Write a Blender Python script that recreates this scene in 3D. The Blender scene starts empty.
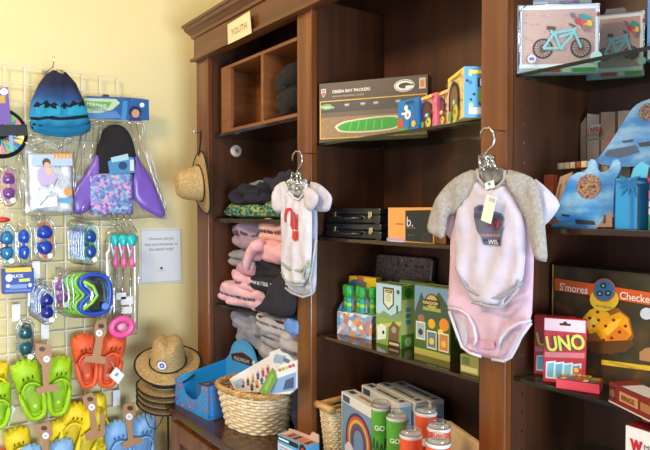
import bpy, bmesh, math, random
from mathutils import Vector, Matrix, noise
from mathutils.geometry import delaunay_2d_cdt
random.seed(7)
scn = bpy.context.scene
COL = scn.collection
R = math.radians

# ------------------------------------------------------------------ camera
CAM = Vector((0, 0, 1.60))
YAW, PITCH, FPX = R(53.8), R(-1.41), 608.0
_f = Vector((-math.sin(YAW)*math.cos(PITCH), math.cos(YAW)*math.cos(PITCH), math.sin(PITCH)))
_r = Vector((math.cos(YAW), math.sin(YAW), 0))
_u = _r.cross(_f)
cd = bpy.data.cameras.new('camera'); cam = bpy.data.objects.new('camera', cd); COL.objects.link(cam)
cam.location = CAM; cam.rotation_euler = (R(90)+PITCH, 0, YAW)
cd.sensor_width = 36; cd.lens = FPX/650*36; cd.clip_start = .02
scn.camera = cam

def ray(px, py): return _f + _r*((px-325)/FPX) + _u*((225-py)/FPX)
def at(px, py, X=None, Y=None, Z=None):
    """point of the place seen at a photo pixel, on the given world plane"""
    d = ray(px, py)
    if Y is not None: t = Y/d.y
    elif X is not None: t = X/d.x
    else: t = (Z-CAM.z)/d.z
    return CAM + d*t

class Plane:
    """vertical plane: origin p0, turned by rot about z; local x to the right, local z up, front is local -y"""
    def __init__(s, p0, rot=0):
        s.p0, s.rot = Vector(p0), rot
        s.ax = Vector((math.cos(rot), math.sin(rot), 0)); s.n = Vector((math.sin(rot), -math.cos(rot), 0))
    def loc(s, px, py, front=0.0):
        d = ray(px, py); p = s.p0 + s.n*front
        t = (p-CAM).dot(s.n)/d.dot(s.n); q = CAM+d*t-s.p0
        return (q.dot(s.ax), q.z)
    def trace(s, pts, front=0.0): return [s.loc(x, y, front) for x, y in pts]

# ------------------------------------------------------------------ materials
def lin(c): return tuple((v/255/12.92 if v/255 <= .04045 else ((v/255+.055)/1.055)**2.4) for v in c)
_M = {}
def mat(c, kind='card'):
    key = (tuple(c), kind)
    if key in _M: return _M[key]
    m = bpy.data.materials.new('%s_%d_%d_%d' % ((kind,)+tuple(c))); m.use_nodes = True
    nt = m.node_tree; b = nt.nodes['Principled BSDF']; L = lin(c)
    b.inputs['Base Color'].default_value = (*L, 1)
    rough = dict(card=.45, paper=.8, cloth=.95, plastic=.28, foam=.5, metal=.25, gloss=.12, print=.4, bright_wood=.6, knit=.95)[kind]
    b.inputs['Roughness'].default_value = rough
    if kind == 'metal': b.inputs['Metallic'].default_value = 1
    if kind in ('cloth', 'knit', 'foam', 'bright_wood', 'card', 'paper'):
        n = nt.nodes.new('ShaderNodeTexNoise'); tc = nt.nodes.new('ShaderNodeTexCoord')
        nt.links.new(tc.outputs['Object'], n.inputs['Vector'])
        n.inputs['Scale'].default_value = dict(cloth=45, knit=160, foam=20, bright_wood=30, card=14, paper=12)[kind]
        n.inputs['Detail'].default_value = 4
        amp = dict(cloth=.16, knit=.5, foam=.05, bright_wood=.25, card=.06, paper=.04)[kind]
        mx = nt.nodes.new('ShaderNodeMix'); mx.data_type = 'RGBA'
        mx.inputs[6].default_value = (*[v*(1-amp) for v in L], 1); mx.inputs[7].default_value = (*[min(1, v*(1+amp)) for v in L], 1)
        nt.links.new(n.outputs['Fac'], mx.inputs[0]); nt.links.new(mx.outputs[2], b.inputs['Base Color'])
        if kind in ('cloth', 'knit'):
            bp = nt.nodes.new('ShaderNodeBump'); bp.inputs['Strength'].default_value = .25; bp.inputs['Distance'].default_value = .004
            nt.links.new(n.outputs['Fac'], bp.inputs['Height']); nt.links.new(bp.outputs['Normal'], b.inputs['Normal'])
    _M[key] = m; return m

def clear(tint=(255, 255, 255), gloss=.16, name='clear_plastic', rough=.12):
    key = (tint, gloss, name)
    if key in _M: return _M[key]
    m = bpy.data.materials.new(name); m.use_nodes = True; nt = m.node_tree; nt.nodes.remove(nt.nodes['Principled BSDF'])
    o = nt.nodes['Material Output']; a = nt.nodes.new('ShaderNodeBsdfTransparent'); g = nt.nodes.new('ShaderNodeBsdfGlossy')
    a.inputs[0].default_value = (*lin(tint), 1); g.inputs['Roughness'].default_value = rough
    lw = nt.nodes.new('ShaderNodeLayerWeight'); lw.inputs['Blend'].default_value = .35
    ad = nt.nodes.new('ShaderNodeMath'); ad.operation = 'MULTIPLY_ADD'; ad.inputs[1].default_value = .2; ad.inputs[2].default_value = gloss
    nt.links.new(lw.outputs['Fresnel'], ad.inputs[0])
    mx = nt.nodes.new('ShaderNodeMixShader')
    nt.links.new(ad.outputs[0], mx.inputs[0]); nt.links.new(a.outputs[0], mx.inputs[1]); nt.links.new(g.outputs[0], mx.inputs[2])
    nt.links.new(mx.outputs[0], o.inputs[0]); _M[key] = m; return m

def ramp_mat(name, stops, vec_scale=(1, 1, 1), tex=None, coord='Object', rough=.5, off=0., bump=0., axis=None, distort=0., detail=3):
    """colour ramp over a procedural texture (tex = noise/wave/voronoi/checker...) or over an object axis"""
    m = bpy.data.materials.new(name); m.use_nodes = True; nt = m.node_tree; b = nt.nodes['Principled BSDF']
    b.inputs['Roughness'].default_value = rough
    tc = nt.nodes.new('ShaderNodeTexCoord'); mp = nt.nodes.new('ShaderNodeMapping'); mp.inputs['Scale'].default_value = vec_scale
    mp.inputs['Location'].default_value = (off, off, off)
    nt.links.new(tc.outputs[coord], mp.inputs['Vector'])
    if axis is not None:
        sp = nt.nodes.new('ShaderNodeSeparateXYZ'); nt.links.new(mp.outputs[0], sp.inputs[0]); out = sp.outputs[axis]
    else:
        t = nt.nodes.new({'noise': 'ShaderNodeTexNoise', 'wave': 'ShaderNodeTexWave', 'voronoi': 'ShaderNodeTexVoronoi', 'magic': 'ShaderNodeTexMagic'}[tex])
        nt.links.new(mp.outputs[0], t.inputs['Vector']); t.inputs['Scale'].default_value = 1
        if tex == 'noise': t.inputs['Detail'].default_value = detail
        if tex == 'wave': t.inputs['Distortion'].default_value = distort; t.inputs['Detail'].default_value = detail
        out = t.outputs['Color' if tex in ('voronoi', 'magic') else 'Fac']
    r = nt.nodes.new('ShaderNodeValToRGB'); nt.links.new(out, r.inputs[0])
    e = r.color_ramp.elements
    while len(e) < len(stops): e.new(.5)
    for k, (p, c) in enumerate(stops): e[k].position = p; e[k].color = (*lin(c), 1)
    nt.links.new(r.outputs[0], b.inputs['Base Color'])
    if bump:
        bp = nt.nodes.new('ShaderNodeBump'); bp.inputs['Strength'].default_value = bump; bp.inputs['Distance'].default_value = .003
        nt.links.new(out, bp.inputs['Height']); nt.links.new(bp.outputs['Normal'], b.inputs['Normal'])
    return m

def wood_mat(name, dark, light, scale=(2.0, 2.0, 22.), rough=.35, rotz=None):
    m = ramp_mat(name, [(.15, dark), (.5, tuple((a+b)//2 for a, b in zip(dark, light))), (.85, light)], scale, 'noise', rough=rough, detail=6)
    b = m.node_tree.nodes['Principled BSDF']; b.inputs['Coat Weight'].default_value = .15
    return m
WOODV = wood_mat('walnut_upright_grain', (66, 33, 11), (144, 82, 32), (26, 26, 1.6))
WOODH = wood_mat('walnut_lengthwise_grain', (58, 30, 11), (126, 72, 31), (1.6, 24, 26))
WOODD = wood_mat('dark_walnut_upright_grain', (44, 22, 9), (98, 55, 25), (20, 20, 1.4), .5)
WOODT = wood_mat('polished_walnut_counter', (48, 25, 13), (88, 50, 28), (1.8, 22, 22), .22)
CRATE = wood_mat('raw_pine', (100, 56, 22), (152, 94, 44), (3, 3, 30), .6)
STRAW = ramp_mat('woven_straw', [(.2, (112, 88, 50)), (.5, (176, 146, 94)), (.85, (214, 188, 134))], (150, 150, 260), 'noise', rough=.75, bump=.6, detail=3)
WICKER = ramp_mat('pale_wicker', [(.25, (206, 178, 134)), (.6, (238, 218, 180)), (.85, (248, 236, 208))], (70, 70, 70), 'noise', rough=.6)
RIMW = ramp_mat('honey_wicker', [(.25, (164, 118, 62)), (.7, (214, 172, 108))], (60, 60, 60), 'noise', rough=.5)

# ------------------------------------------------------------------ mesh builder
class MB:
    def __init__(s): s.v, s.f, s.mi, s.m = [], [], [], []
    def mid(s, m):
        if m not in s.m: s.m.append(m)
        return s.m.index(m)
    def add(s, vs, fs, m):
        o = len(s.v); s.v += [tuple(v) for v in vs]; k = s.mid(m)
        for f in fs: s.f.append(tuple(i+o for i in f)); s.mi.append(k)
        return s
    def box(s, x0, x1, y0, y1, z0, z1, m):
        return s.add([(x0, y0, z0), (x1, y0, z0), (x1, y1, z0), (x0, y1, z0), (x0, y0, z1), (x1, y0, z1), (x1, y1, z1), (x0, y1, z1)],
                     [(0, 3, 2, 1), (4, 5, 6, 7), (0, 1, 5, 4), (1, 2, 6, 5), (2, 3, 7, 6), (3, 0, 4, 7)], m)
    def prism(s, poly, y0, y1, m):
        """outline in local x,z pushed from y0 to y1"""
        n = len(poly); vs = [(x, y0, z) for x, z in poly]+[(x, y1, z) for x, z in poly]
        area = sum(poly[i][0]*poly[(i+1) % n][1]-poly[(i+1) % n][0]*poly[i][1] for i in range(n))
        fr = tuple(range(n)); bk = tuple(range(2*n-1, n-1, -1)); sd = [(i, i+n, (i+1) % n+n, (i+1) % n) for i in range(n)]
        if area < 0: fr, bk, sd = fr[::-1], bk[::-1], [q[::-1] for q in sd]
        return s.add(vs, [fr, bk]+sd, m)
    def poly(s, pts, y, m):
        n = len(pts); a = sum(pts[i][0]*pts[(i+1) % n][1]-pts[(i+1) % n][0]*pts[i][1] for i in range(n))
        if a < 0: pts = pts[::-1]
        return s.add([(x, y, z) for x, z in pts], [tuple(range(n))], m)
    def tube(s, path, r, m, n=7, closed=False, cap=True):
        P = [Vector(p) for p in path]; k = len(P); rr = r if isinstance(r, (list, tuple)) else [r]*k
        up = Vector((.12, .31, .94)).normalized(); vs = []; nrm = None
        for i in range(k):
            a = P[(i-1) % k] if closed or i > 0 else P[i]; b = P[(i+1) % k] if closed or i < k-1 else P[i]
            t = (b-a).normalized() if (b-a).length > 1e-9 else Vector((0, 0, 1))
            if nrm is None:
                nrm = t.cross(up); nrm = (nrm if nrm.length > .05 else t.cross(Vector((1, 0, 0)))).normalized()
            nrm = (nrm - t*nrm.dot(t)).normalized(); bn = t.cross(nrm)
            for j in range(n):
                c, sn = math.cos(2*math.pi*j/n), math.sin(2*math.pi*j/n); vs.append(P[i]+(nrm*c+bn*sn)*rr[i])
        fs = []
        for i in range(k if closed else k-1):
            for j in range(n):
                i2, j2 = (i+1) % k, (j+1) % n; fs.append((i*n+j, i*n+j2, i2*n+j2, i2*n+j))
        if cap and not closed: fs += [tuple(range(n-1, -1, -1)), tuple((k-1)*n+j for j in range(n))]
        return s.add(vs, fs, m)
    def lathe(s, prof, m, n=28, c=(0, 0, 0), sx=1., sy=1., fn=None):
        vs = []; fs = []; k = len(prof)
        for (r, z) in prof:
            for j in range(n):
                a = 2*math.pi*j/n; p = Vector((c[0]+r*math.cos(a)*sx, c[1]+r*math.sin(a)*sy, c[2]+z)); vs.append(fn(p) if fn else p)
        for i in range(k-1):
            for j in range(n):
                j2 = (j+1) % n; fs.append((i*n+j, i*n+j2, (i+1)*n+j2, (i+1)*n+j))
        return s.add(vs, fs, m)
    def puff(s, outline, m, th=.01, R_=.02, res=.012, back=.3, amp=0., fr=18., y=0., yfn=None, seed=0., zf=.7):
        """soft flat body: outline in local x,z; its front swells towards -y"""
        o = outline; n = len(o); pts = []; 
        for i in range(n):
            a, b = Vector(o[i]), Vector(o[(i+1) % n]); k = max(1, int((b-a).length/res))
            for q in range(k): pts.append(a.lerp(b, q/k))
        nb = len(pts); edges = [(i, (i+1) % nb) for i in range(nb)]
        xs = [p[0] for p in pts]; zs = [p[1] for p in pts]
        ins = []
        x = min(xs)+res/2
        row = 0
        while x < max(xs):
            z = min(zs)+res*(.25+.5*(row % 2))
            while z < max(zs):
                if inside(x, z, pts) and edist(x, z, pts) > res*.45: ins.append(Vector((x, z)))
                z += res
            x += res*.87; row += 1
        V, E, F, *_ = delaunay_2d_cdt(pts+ins, edges, [], 0, 1e-7)
        F = [f for f in F if inside(sum(V[i][0] for i in f)/len(f), sum(V[i][1] for i in f)/len(f), pts)]
        def g(x, z):
            t = min(1., edist(x, z, pts)/R_); return math.sqrt(max(0, 1-(1-t)**2))
        yy = []; 
        for v in V:
            k = g(v[0], v[1]); w = noise.noise(Vector((v[0]*fr+seed, v[1]*fr*zf, seed)))*amp*min(1, k*1.5) if amp else 0
            yy.append((k, w))
        f0 = [(v[0], y-th*k-w+(yfn(v[0], v[1]) if yfn else 0), v[1]) for v, (k, w) in zip(V, yy)]
        b0 = [(v[0], y+th*back*k-w+(yfn(v[0], v[1]) if yfn else 0)+.0006, v[1]) for v, (k, w) in zip(V, yy)]
        fl = []
        for f in F:
            a = sum(V[f[i]][0]*V[f[(i+1) % len(f)]][1]-V[f[(i+1) % len(f)]][0]*V[f[i]][1] for i in range(len(f)))
            fl.append(tuple(f) if a > 0 else tuple(f[::-1]))
        N = len(V); cnt = {}
        for f in fl:
            for i in range(len(f)):
                e = (f[i], f[(i+1) % len(f)]); cnt[e] = 1
        sd = [(b, a, a+N, b+N) for (a, b) in cnt if (b, a) not in cnt]
        s.add(f0+b0, fl+[tuple(i+N for i in f[::-1]) for f in fl]+sd, m)
        s.front = lambda x, z: (lambda k: y-th*k-(noise.noise(Vector((x*fr+seed, z*fr*zf, seed)))*amp*min(1, k*1.5) if amp else 0)+(yfn(x, z) if yfn else 0))(g(x, z))
        return s
    def drape(s, poly, m, front, eps=.0012, res=.012):
        """thin print lying on a puffed front"""
        pts = []
        n = len(poly)
        for i in range(n):
            a, b = Vector(poly[i]), Vector(poly[(i+1) % n]); k = max(1, int((b-a).length/res))
            for q in range(k): pts.append(a.lerp(b, q/k))
        nb = len(pts); xs = [p[0] for p in pts]; zs = [p[1] for p in pts]; ins = []
        x = min(xs)
        while x < max(xs):
            z = min(zs)
            while z < max(zs):
                if inside(x, z, pts) and edist(x, z, pts) > res*.4: ins.append(Vector((x, z)))
                z += res
            x += res
        V, E, F, *_ = delaunay_2d_cdt(pts+ins, [(i, (i+1) % nb) for i in range(nb)], [], 0, 1e-7)
        F = [f for f in F if inside(sum(V[i][0] for i in f)/len(f), sum(V[i][1] for i in f)/len(f), pts)]
        fl = []
        for f in F:
            a = sum(V[f[i]][0]*V[f[(i+1) % len(f)]][1]-V[f[(i+1) % len(f)]][0]*V[f[i]][1] for i in range(len(f)))
            fl.append(tuple(f) if a > 0 else tuple(f[::-1]))
        return s.add([(v[0], front(v[0], v[1])-eps, v[1]) for v in V], fl, m)
    def mesh(s, name):
        me = bpy.data.meshes.new(name); me.from_pydata(s.v, [], s.f)
        for m in s.m: me.materials.append(m)
        for p, k in zip(me.polygons, s.mi): p.material_index = k
        me.update(); return me
    def build(s, name, parent=None, smooth=False, bevel=0., sub=0, label=None):
        me = s.mesh(name)
        if smooth:
            for p in me.polygons: p.use_smooth = True
        o = bpy.data.objects.new(name, me); COL.objects.link(o); o.parent = parent
        if bevel:
            b = o.modifiers.new('bevel', 'BEVEL'); b.width = bevel; b.segments = 2; b.limit_method = 'ANGLE'
        if sub:
            q = o.modifiers.new('subdivision', 'SUBSURF'); q.levels = q.render_levels = sub
        if label: o['label'] = label
        return o

def inside(x, z, P):
    c = False; n = len(P); j = n-1
    for i in range(n):
        if (P[i][1] > z) != (P[j][1] > z) and x < (P[j][0]-P[i][0])*(z-P[i][1])/(P[j][1]-P[i][1])+P[i][0]: c = not c
        j = i
    return c
def edist(x, z, P):
    best = 9e9; n = len(P)
    for i in range(n):
        ax, az = P[i]; bx, bz = P[(i+1) % n]; dx, dz = bx-ax, bz-az; L = dx*dx+dz*dz
        t = 0 if L == 0 else max(0, min(1, ((x-ax)*dx+(z-az)*dz)/L)); ex, ez = ax+t*dx-x, az+t*dz-z
        d = ex*ex+ez*ez
        if d < best: best = d
    return math.sqrt(best)
def smooth_loop(P, k=2):
    """round off an outline (Chaikin)"""
    for _ in range(k):
        Q = []; n = len(P)
        for i in range(n):
            a, b = P[i], P[(i+1) % n]
            Q += [(a[0]*.75+b[0]*.25, a[1]*.75+b[1]*.25), (a[0]*.25+b[0]*.75, a[1]*.25+b[1]*.75)]
        P = Q
    return P
def ell(cx, cz, rx, rz, n=24, a0=0.):
    return [(cx+rx*math.cos(2*math.pi*i/n+a0), cz+rz*math.sin(2*math.pi*i/n+a0)) for i in range(n)]
def rrect(x0, x1, z0, z1, r, n=4):
    P = []
    for cx, cz, a in ((x1-r, z1-r, 0), (x0+r, z1-r, 90), (x0+r, z0+r, 180), (x1-r, z0+r, 270)):
        for k in range(n+1): P.append((cx+r*math.cos(R(a+90*k/n)), cz+r*math.sin(R(a+90*k/n))))
    return P

# ------------------------------------------------------------------ things, parts
def tag(o, label, cat, group=None, kind=None):
    o['label'] = label; o['category'] = cat
    if group: o['group'] = group
    if kind: o['kind'] = kind
    return o
def thing(name, label, cat, loc=(0, 0, 0), rot=0., group=None, tilt=0., pitch=0.):
    o = bpy.data.objects.new(name, None); COL.objects.link(o); o.empty_display_size = .03
    o.location = loc; o.rotation_euler = (pitch, tilt, rot); return tag(o, label, cat, group)
def struct(o): o['kind'] = 'structure'; return o
def dup(root, loc, label, rot=None):
    r = root.copy(); COL.objects.link(r); r.location = loc
    if rot is not None: r.rotation_euler = rot
    r['label'] = label
    for ch in list(root.children):
        c = ch.copy(); COL.objects.link(c); c.parent = r
        for g in list(ch.children):
            d = g.copy(); COL.objects.link(d); d.parent = c
    return r
_T = {}
def text(s, parent, x, y, z, size=None, width=None, m=None, align='CENTER', name='lettering', rotx=90, roty=0, rotz=0, bold=0., shear=0., ext=.0004, height=None):
    """raised lettering on a face: reads along local x, up local z (rotx=90)"""
    cu = bpy.data.curves.new(name, 'FONT'); cu.body = s; cu.size = 1; cu.align_x = 'CENTER'; cu.align_y = 'CENTER'
    cu.offset = bold; cu.shear = shear; cu.extrude = 0; cu.resolution_u = 3
    ob = bpy.data.objects.new(name, cu); COL.objects.link(ob); bpy.context.view_layer.update()
    me = bpy.data.meshes.new_from_object(ob.evaluated_get(bpy.context.evaluated_depsgraph_get()))
    bpy.data.objects.remove(ob); bpy.data.curves.remove(cu)
    xs = [v.co.x for v in me.vertices]; w = max(xs)-min(xs); cx = (max(xs)+min(xs))/2
    ys = [v.co.y for v in me.vertices]; h = max(ys)-min(ys); cy = (max(ys)+min(ys))/2
    k = width/w if width else size; kh = height/h if height else k
    if align == 'LEFT': cx = min(xs)
    for v in me.vertices: v.co.x = (v.co.x-cx)*k; v.co.y = (v.co.y-cy)*kh
    me.materials.clear(); me.materials.append(m)
    o = bpy.data.objects.new(name, me); COL.objects.link(o); o.parent = parent; o.location = (x, y, z); o.rotation_euler = (R(rotx), R(roty), R(rotz)); return o

class Canvas:
    """printed artwork: flat coloured shapes lying on a face in local x,z"""
    def __init__(s, plane, y=-.0006, front=0.): s.p, s.y, s.mb, s.front = plane, y, MB(), front
    def poly(s, pts, c, kind='print'):
        s.mb.poly(list(pts), s.y, mat(c, kind) if isinstance(c, tuple) else c); s.y -= .00006; return s
    def px(s, pts, c, kind='print'): return s.poly(s.p.trace(pts, s.front), c, kind)
    def rect(s, x0, x1, z0, z1, c): return s.poly([(x0, z0), (x1, z0), (x1, z1), (x0, z1)], c)
    def circ(s, x, z, r, c, rz=None, n=20): return s.poly(ell(x, z, r, rz or r, n), c)
    def line(s, a, b, w, c):
        d = Vector((b[0]-a[0], b[1]-a[1])); q = Vector((-d.y, d.x)).normalized()*w/2
        return s.poly([(a[0]-q.x, a[1]-q.y), (b[0]-q.x, b[1]-q.y), (b[0]+q.x, b[1]+q.y), (a[0]+q.x, a[1]+q.y)], c)
    def arc(s, x, z, r0, r1, a0, a1, c, n=18):
        P = [(x+r1*math.cos(R(a0+(a1-a0)*i/n)), z+r1*math.sin(R(a0+(a1-a0)*i/n))) for i in range(n+1)]
        P += [(x+r0*math.cos(R(a1+(a0-a1)*i/n)), z+r0*math.sin(R(a1+(a0-a1)*i/n))) for i in range(n+1)]
        return s.poly(P, c)
    def build(s, name, parent, label=None): return s.mb.build(name, parent, label=label)
# ------------------------------------------------------------------ the room
WX = -2.85          # yellow wall
YF, YB = 1.15, 1.48 # front and back of the shelving
wall_paint = ramp_mat('yellow_wall_paint', [(.2, (218, 203, 150)), (.8, (226, 213, 163))], (1.2, 1.2, 1.2), 'noise', rough=.7)
def boxobj(name, x0, x1, y0, y1, z0, z1, m, parent=None, bevel=0.): return MB().box(x0, x1, y0, y1, z0, z1, m).build(name, parent, bevel=bevel)
struct(boxobj('wall_left', WX-.1, WX, -2.6, 1.9, 0, 3.1, wall_paint))
struct(boxobj('wall_back', WX, 1.6, 1.53, 1.63, 0, 3.1, wall_paint))
FLOORM = wood_mat('oak_floor_boards', (104, 74, 48), (150, 112, 76), (2, 30, 2), .4)
struct(boxobj('floor', WX-.1, 1.6, -2.6, 1.63, -.1, 0, FLOORM))
struct(boxobj('ceiling', WX-.1, 1.6, -2.6, 1.63, 3.1, 3.2, mat((232, 226, 210), 'paper')))
struct(boxobj('baseboard_left', WX, WX+.015, -2.6, .9, 0, .12, WOODH))

# ------------------------------------------------------------------ shelving unit
CT = .79   # counter height
XL, XR = -2.546, -.075
posts = [(-2.546, -2.43, 'a'), (-1.733, -1.65, 'b'), (-.948, -.8735, 'c'), (-.16, -.075, 'd')]
unit = thing('shelving_unit', 'tall dark brown wooden shop cabinet with open bays, crown moulding and base cupboards', 'cabinet', (0, 0, 0))
for x0, x1, _ in posts:
    MB().box(x0, x1, YF, YF+.025, CT, 2.30, WOODV).build('post', unit, bevel=.003)
for x0, x1 in ((-2.46, -2.43), (-1.70, -1.66), (-.91, -.8735), (-.14, -.10)):
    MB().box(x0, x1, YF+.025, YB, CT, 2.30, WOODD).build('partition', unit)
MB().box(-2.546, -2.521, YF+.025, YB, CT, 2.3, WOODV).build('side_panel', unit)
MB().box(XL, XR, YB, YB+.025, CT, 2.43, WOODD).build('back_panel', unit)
fz = at(197, 62.4, Y=YF).z
f = MB(); f.box(XL, XR, YF-.012, YF+.025, fz, fz+.155, WOODH); f.box(XL-.012, XR+.012, YF-.026, YF-.012, fz, fz+.014, WOODH)
f.box(XL, XL+.025, YF, YB+.02, fz, fz+.155, WOODH)
f.build('frieze', unit, bevel=.003)
# crown: stepped and coved profile, with a return on the left end
prof = [(.0, .100), (-.008, .103), (-.010, .114), (-.017, .122), (-.022, .129), (-.030, .136), (-.033, .148), (-.040, .152), (-.040, .163), (0, .163)]
def run(pts_fn, m):
    b = MB(); n = len(prof); A = [pts_fn(o, z, 0) for o, z in prof]; B = [pts_fn(o, z, 1) for o, z in prof]; C_ = [pts_fn(o, z, 2) for o, z in prof]
    b.add(A+B+C_, [(i, i+1, n+i+1, n+i) for i in range(n-1)]+[(n+i, n+i+1, 2*n+i+1, 2*n+i) for i in range(n-1)], m); return b
cb = run(lambda o, z, k: [(XL+o, YB+.02, fz+z), (XL+o, YF-.012+o, fz+z), (XR, YF-.012+o, fz+z)][k], WOODH)
cb.box(XL, XR, YF, YB, fz+.155, fz+.163, WOODH)
cb.build('crown_moulding', unit)
# base cupboards under the counter, with frame-and-panel doors
base_f = .975
bx0, bx1 = -2.425, XR
MB().box(bx0-.012, bx1, base_f-.024, YB+.02, CT-.03, CT, WOODT).build('counter_top', unit, bevel=.006)
MB().box(bx0, bx1, base_f, YB+.02, .1, CT-.03, WOODV).build('base_case', unit)
MB().box(bx0+.02, bx1, base_f+.05, YB, 0, .1, WOODD).build('plinth', unit)
MB().box(XL, -2.43, YF, YB+.02, 0, CT, WOODV).build('side_pillar', unit)
for k in range(5):
    a = bx0+.05+k*.46; e = a+.42
    d = MB(); z0, z1 = .14, CT-.055
    for q in ((a, a+.07, z0, z1), (e-.07, e, z0, z1), (a+.07, e-.07, z0, z0+.07), (a+.07, e-.07, z1-.07, z1)):
        d.box(q[0], q[1], base_f-.02, base_f, q[2], q[3], WOODV)
    d.box(a+.07, e-.07, base_f-.008, base_f, z0+.07, z1-.07, WOODD)
    dr = d.build('door', unit, bevel=.003)
    MB().lathe([(0, -.016), (.010, -.016), (.013, -.008), (.006, -.002), (.006, .004)], mat((150, 120, 70), 'metal'), 14,
               fn=lambda p, a=e-.035: Vector((a+p.x, base_f-.024+p.z-.003, .55+p.y))).build('knob', dr, smooth=True)
# shelves: heights read where each one meets the bay
GLASS = clear((226, 238, 232), .05, 'green_tinted_glass', .03)
EDGE = mat((24, 30, 27), 'gloss')
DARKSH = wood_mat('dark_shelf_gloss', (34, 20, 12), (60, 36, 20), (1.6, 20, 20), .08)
bays = [(-2.43, -1.70), (-1.66, -.91), (-.8735, -.14)]
YS = YF+.03
def glass_shelf(b, ztop, name, yf=YS):
    x0, x1 = bays[b]
    o = MB().box(x0+.004, x1-.004, yf+.002, YB-.005, ztop-.008, ztop, GLASS).build(name, unit, label='clear glass shelf')
    MB().box(x0+.004, x1-.004, yf, yf+.002, ztop-.008, ztop, EDGE).build('polished_edge', o)
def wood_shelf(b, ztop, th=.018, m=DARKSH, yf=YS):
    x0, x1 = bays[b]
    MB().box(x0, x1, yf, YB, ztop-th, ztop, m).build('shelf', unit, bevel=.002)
Z1a = at(255, 125.5, Y=YS).z; Z1b = at(240, 218.5, Y=YS).z; Z1c = at(232, 308, Y=YS).z
Z2a = at(400, 131, Y=YS).z; Z2b = at(400, 242, Y=YS).z; Z2c = at(400, 357.5, Y=YS).z
Z3a = at(580, 60.5, Y=YS).z; Z3b = at(600, 229, Y=YS).z; Z3c = at(580, 394.5, Y=YS).z; Z3d = at(590, 441, Y=YB).z
wood_shelf(0, Z1a, .014); wood_shelf(0, Z1b); glass_shelf(0, Z1c, 'glass_shelf')
glass_shelf(1, Z2a, 'glass_shelf'); wood_shelf(1, Z2b, .012); wood_shelf(1, Z2c, .010)
glass_shelf(2, Z3a, 'glass_shelf'); wood_shelf(2, Z3b, .014); glass_shelf(2, Z3c, 'glass_shelf'); glass_shelf(2, Z3d, 'glass_shelf')
# shelf pins in the two partitions that show their holes
pin = MB()
for k in range(30):
    z = .9+k*.045
    pin.tube([(-.8735, YF+.06, z), (-.870, YF+.06, z)], .0032, mat((196, 186, 160), 'metal'), 8)
pin.build('shelf_pin_holes', unit)['kind'] = 'stuff'
pn = MB()
for k in range(28):
    z = .95+k*.045
    pn.tube([(-1.66, YF+.25, z), (-1.6575, YF+.25, z)], .0028, mat((26, 15, 9), 'card'), 7)
pn.build('shelf_pin_holes', unit)['kind'] = 'stuff'
# round white disc on the left partition
p = at(236, 151, X=-2.43)
dsc = thing('cable_grommet', 'round white disc with a grey centre fixed on the inside of the left bay', 'disc', p)
MB().lathe([(.0, .008), (.022, .008), (.027, .004), (.027, 0)], mat((214, 208, 192), 'plastic'), 24, fn=lambda q: Vector((q.z, q.y, q.x))).build('plate', dsc, smooth=True)
MB().lathe([(.0, .0105), (.008, .0105), (.010, .008)], mat((128, 122, 112), 'plastic'), 18, fn=lambda q: Vector((q.z, q.y, q.x))).build('centre', dsc, smooth=True)

# ------------------------------------------------------------------ card on the frieze
PF = Plane((-2.3, YF-.027, fz), 0)
sg = thing('name_card', 'cream paper card with lettering hung on the frieze over the left bay', 'sign', PF.p0)
q = PF.trace([(227.5, 24.5), (249.5, 11), (251.5, 33), (228, 44.5)], .004)
MB().prism(q, -.004, -.003, mat((226, 205, 160), 'paper')).build('card', sg)
cx = sum(a for a, b in q)/4; cz = sum(b for a, b in q)/4
text('YOUTH', sg, cx, -.0045, cz-.003, width=.125, m=mat((96, 78, 58), 'print'))

# ------------------------------------------------------------------ pine cubby crate on the top shelf of the left bay
PC = Plane(at(221.5, 128, Y=YS+.005), 0)
zb = Z1a-PC.p0.z
w = -1.715-PC.p0.x
hT = PC.loc(258, 53)[1]
cr = thing('cubby_crate', 'unpainted pine crate with two cubbyholes on the top shelf of the left bay', 'crate', (PC.p0.x, PC.p0.y, Z1a))
h = PC.p0.z+hT-Z1a; dv = PC.loc(261, 90)[0]
MB().box(0, .085, 0, .014, 0, h, CRATE).box(0, .014, .014, .24, 0, h, CRATE).build('side_board', cr)
MB().box(dv, dv+.018, 0, .24, .012, h-.012, CRATE).build('divider', cr)
MB().box(w-.014, w, 0, .24, 0, h, CRATE).build('side_board', cr)
MB().box(.0855, w-.014, .0, .24, h-.012, h, CRATE).box(.014, .0855, .0145, .24, h-.012, h, CRATE).build('top_board', cr)
MB().box(.0855, w-.014, 0, .24, 0, .012, CRATE).box(.014, .0855, .0145, .24, 0, .012, CRATE).build('bottom_board', cr)
MB().box(.014, w-.014, .16, .172, .012, h-.012, CRATE).build('back_board', cr)

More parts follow.
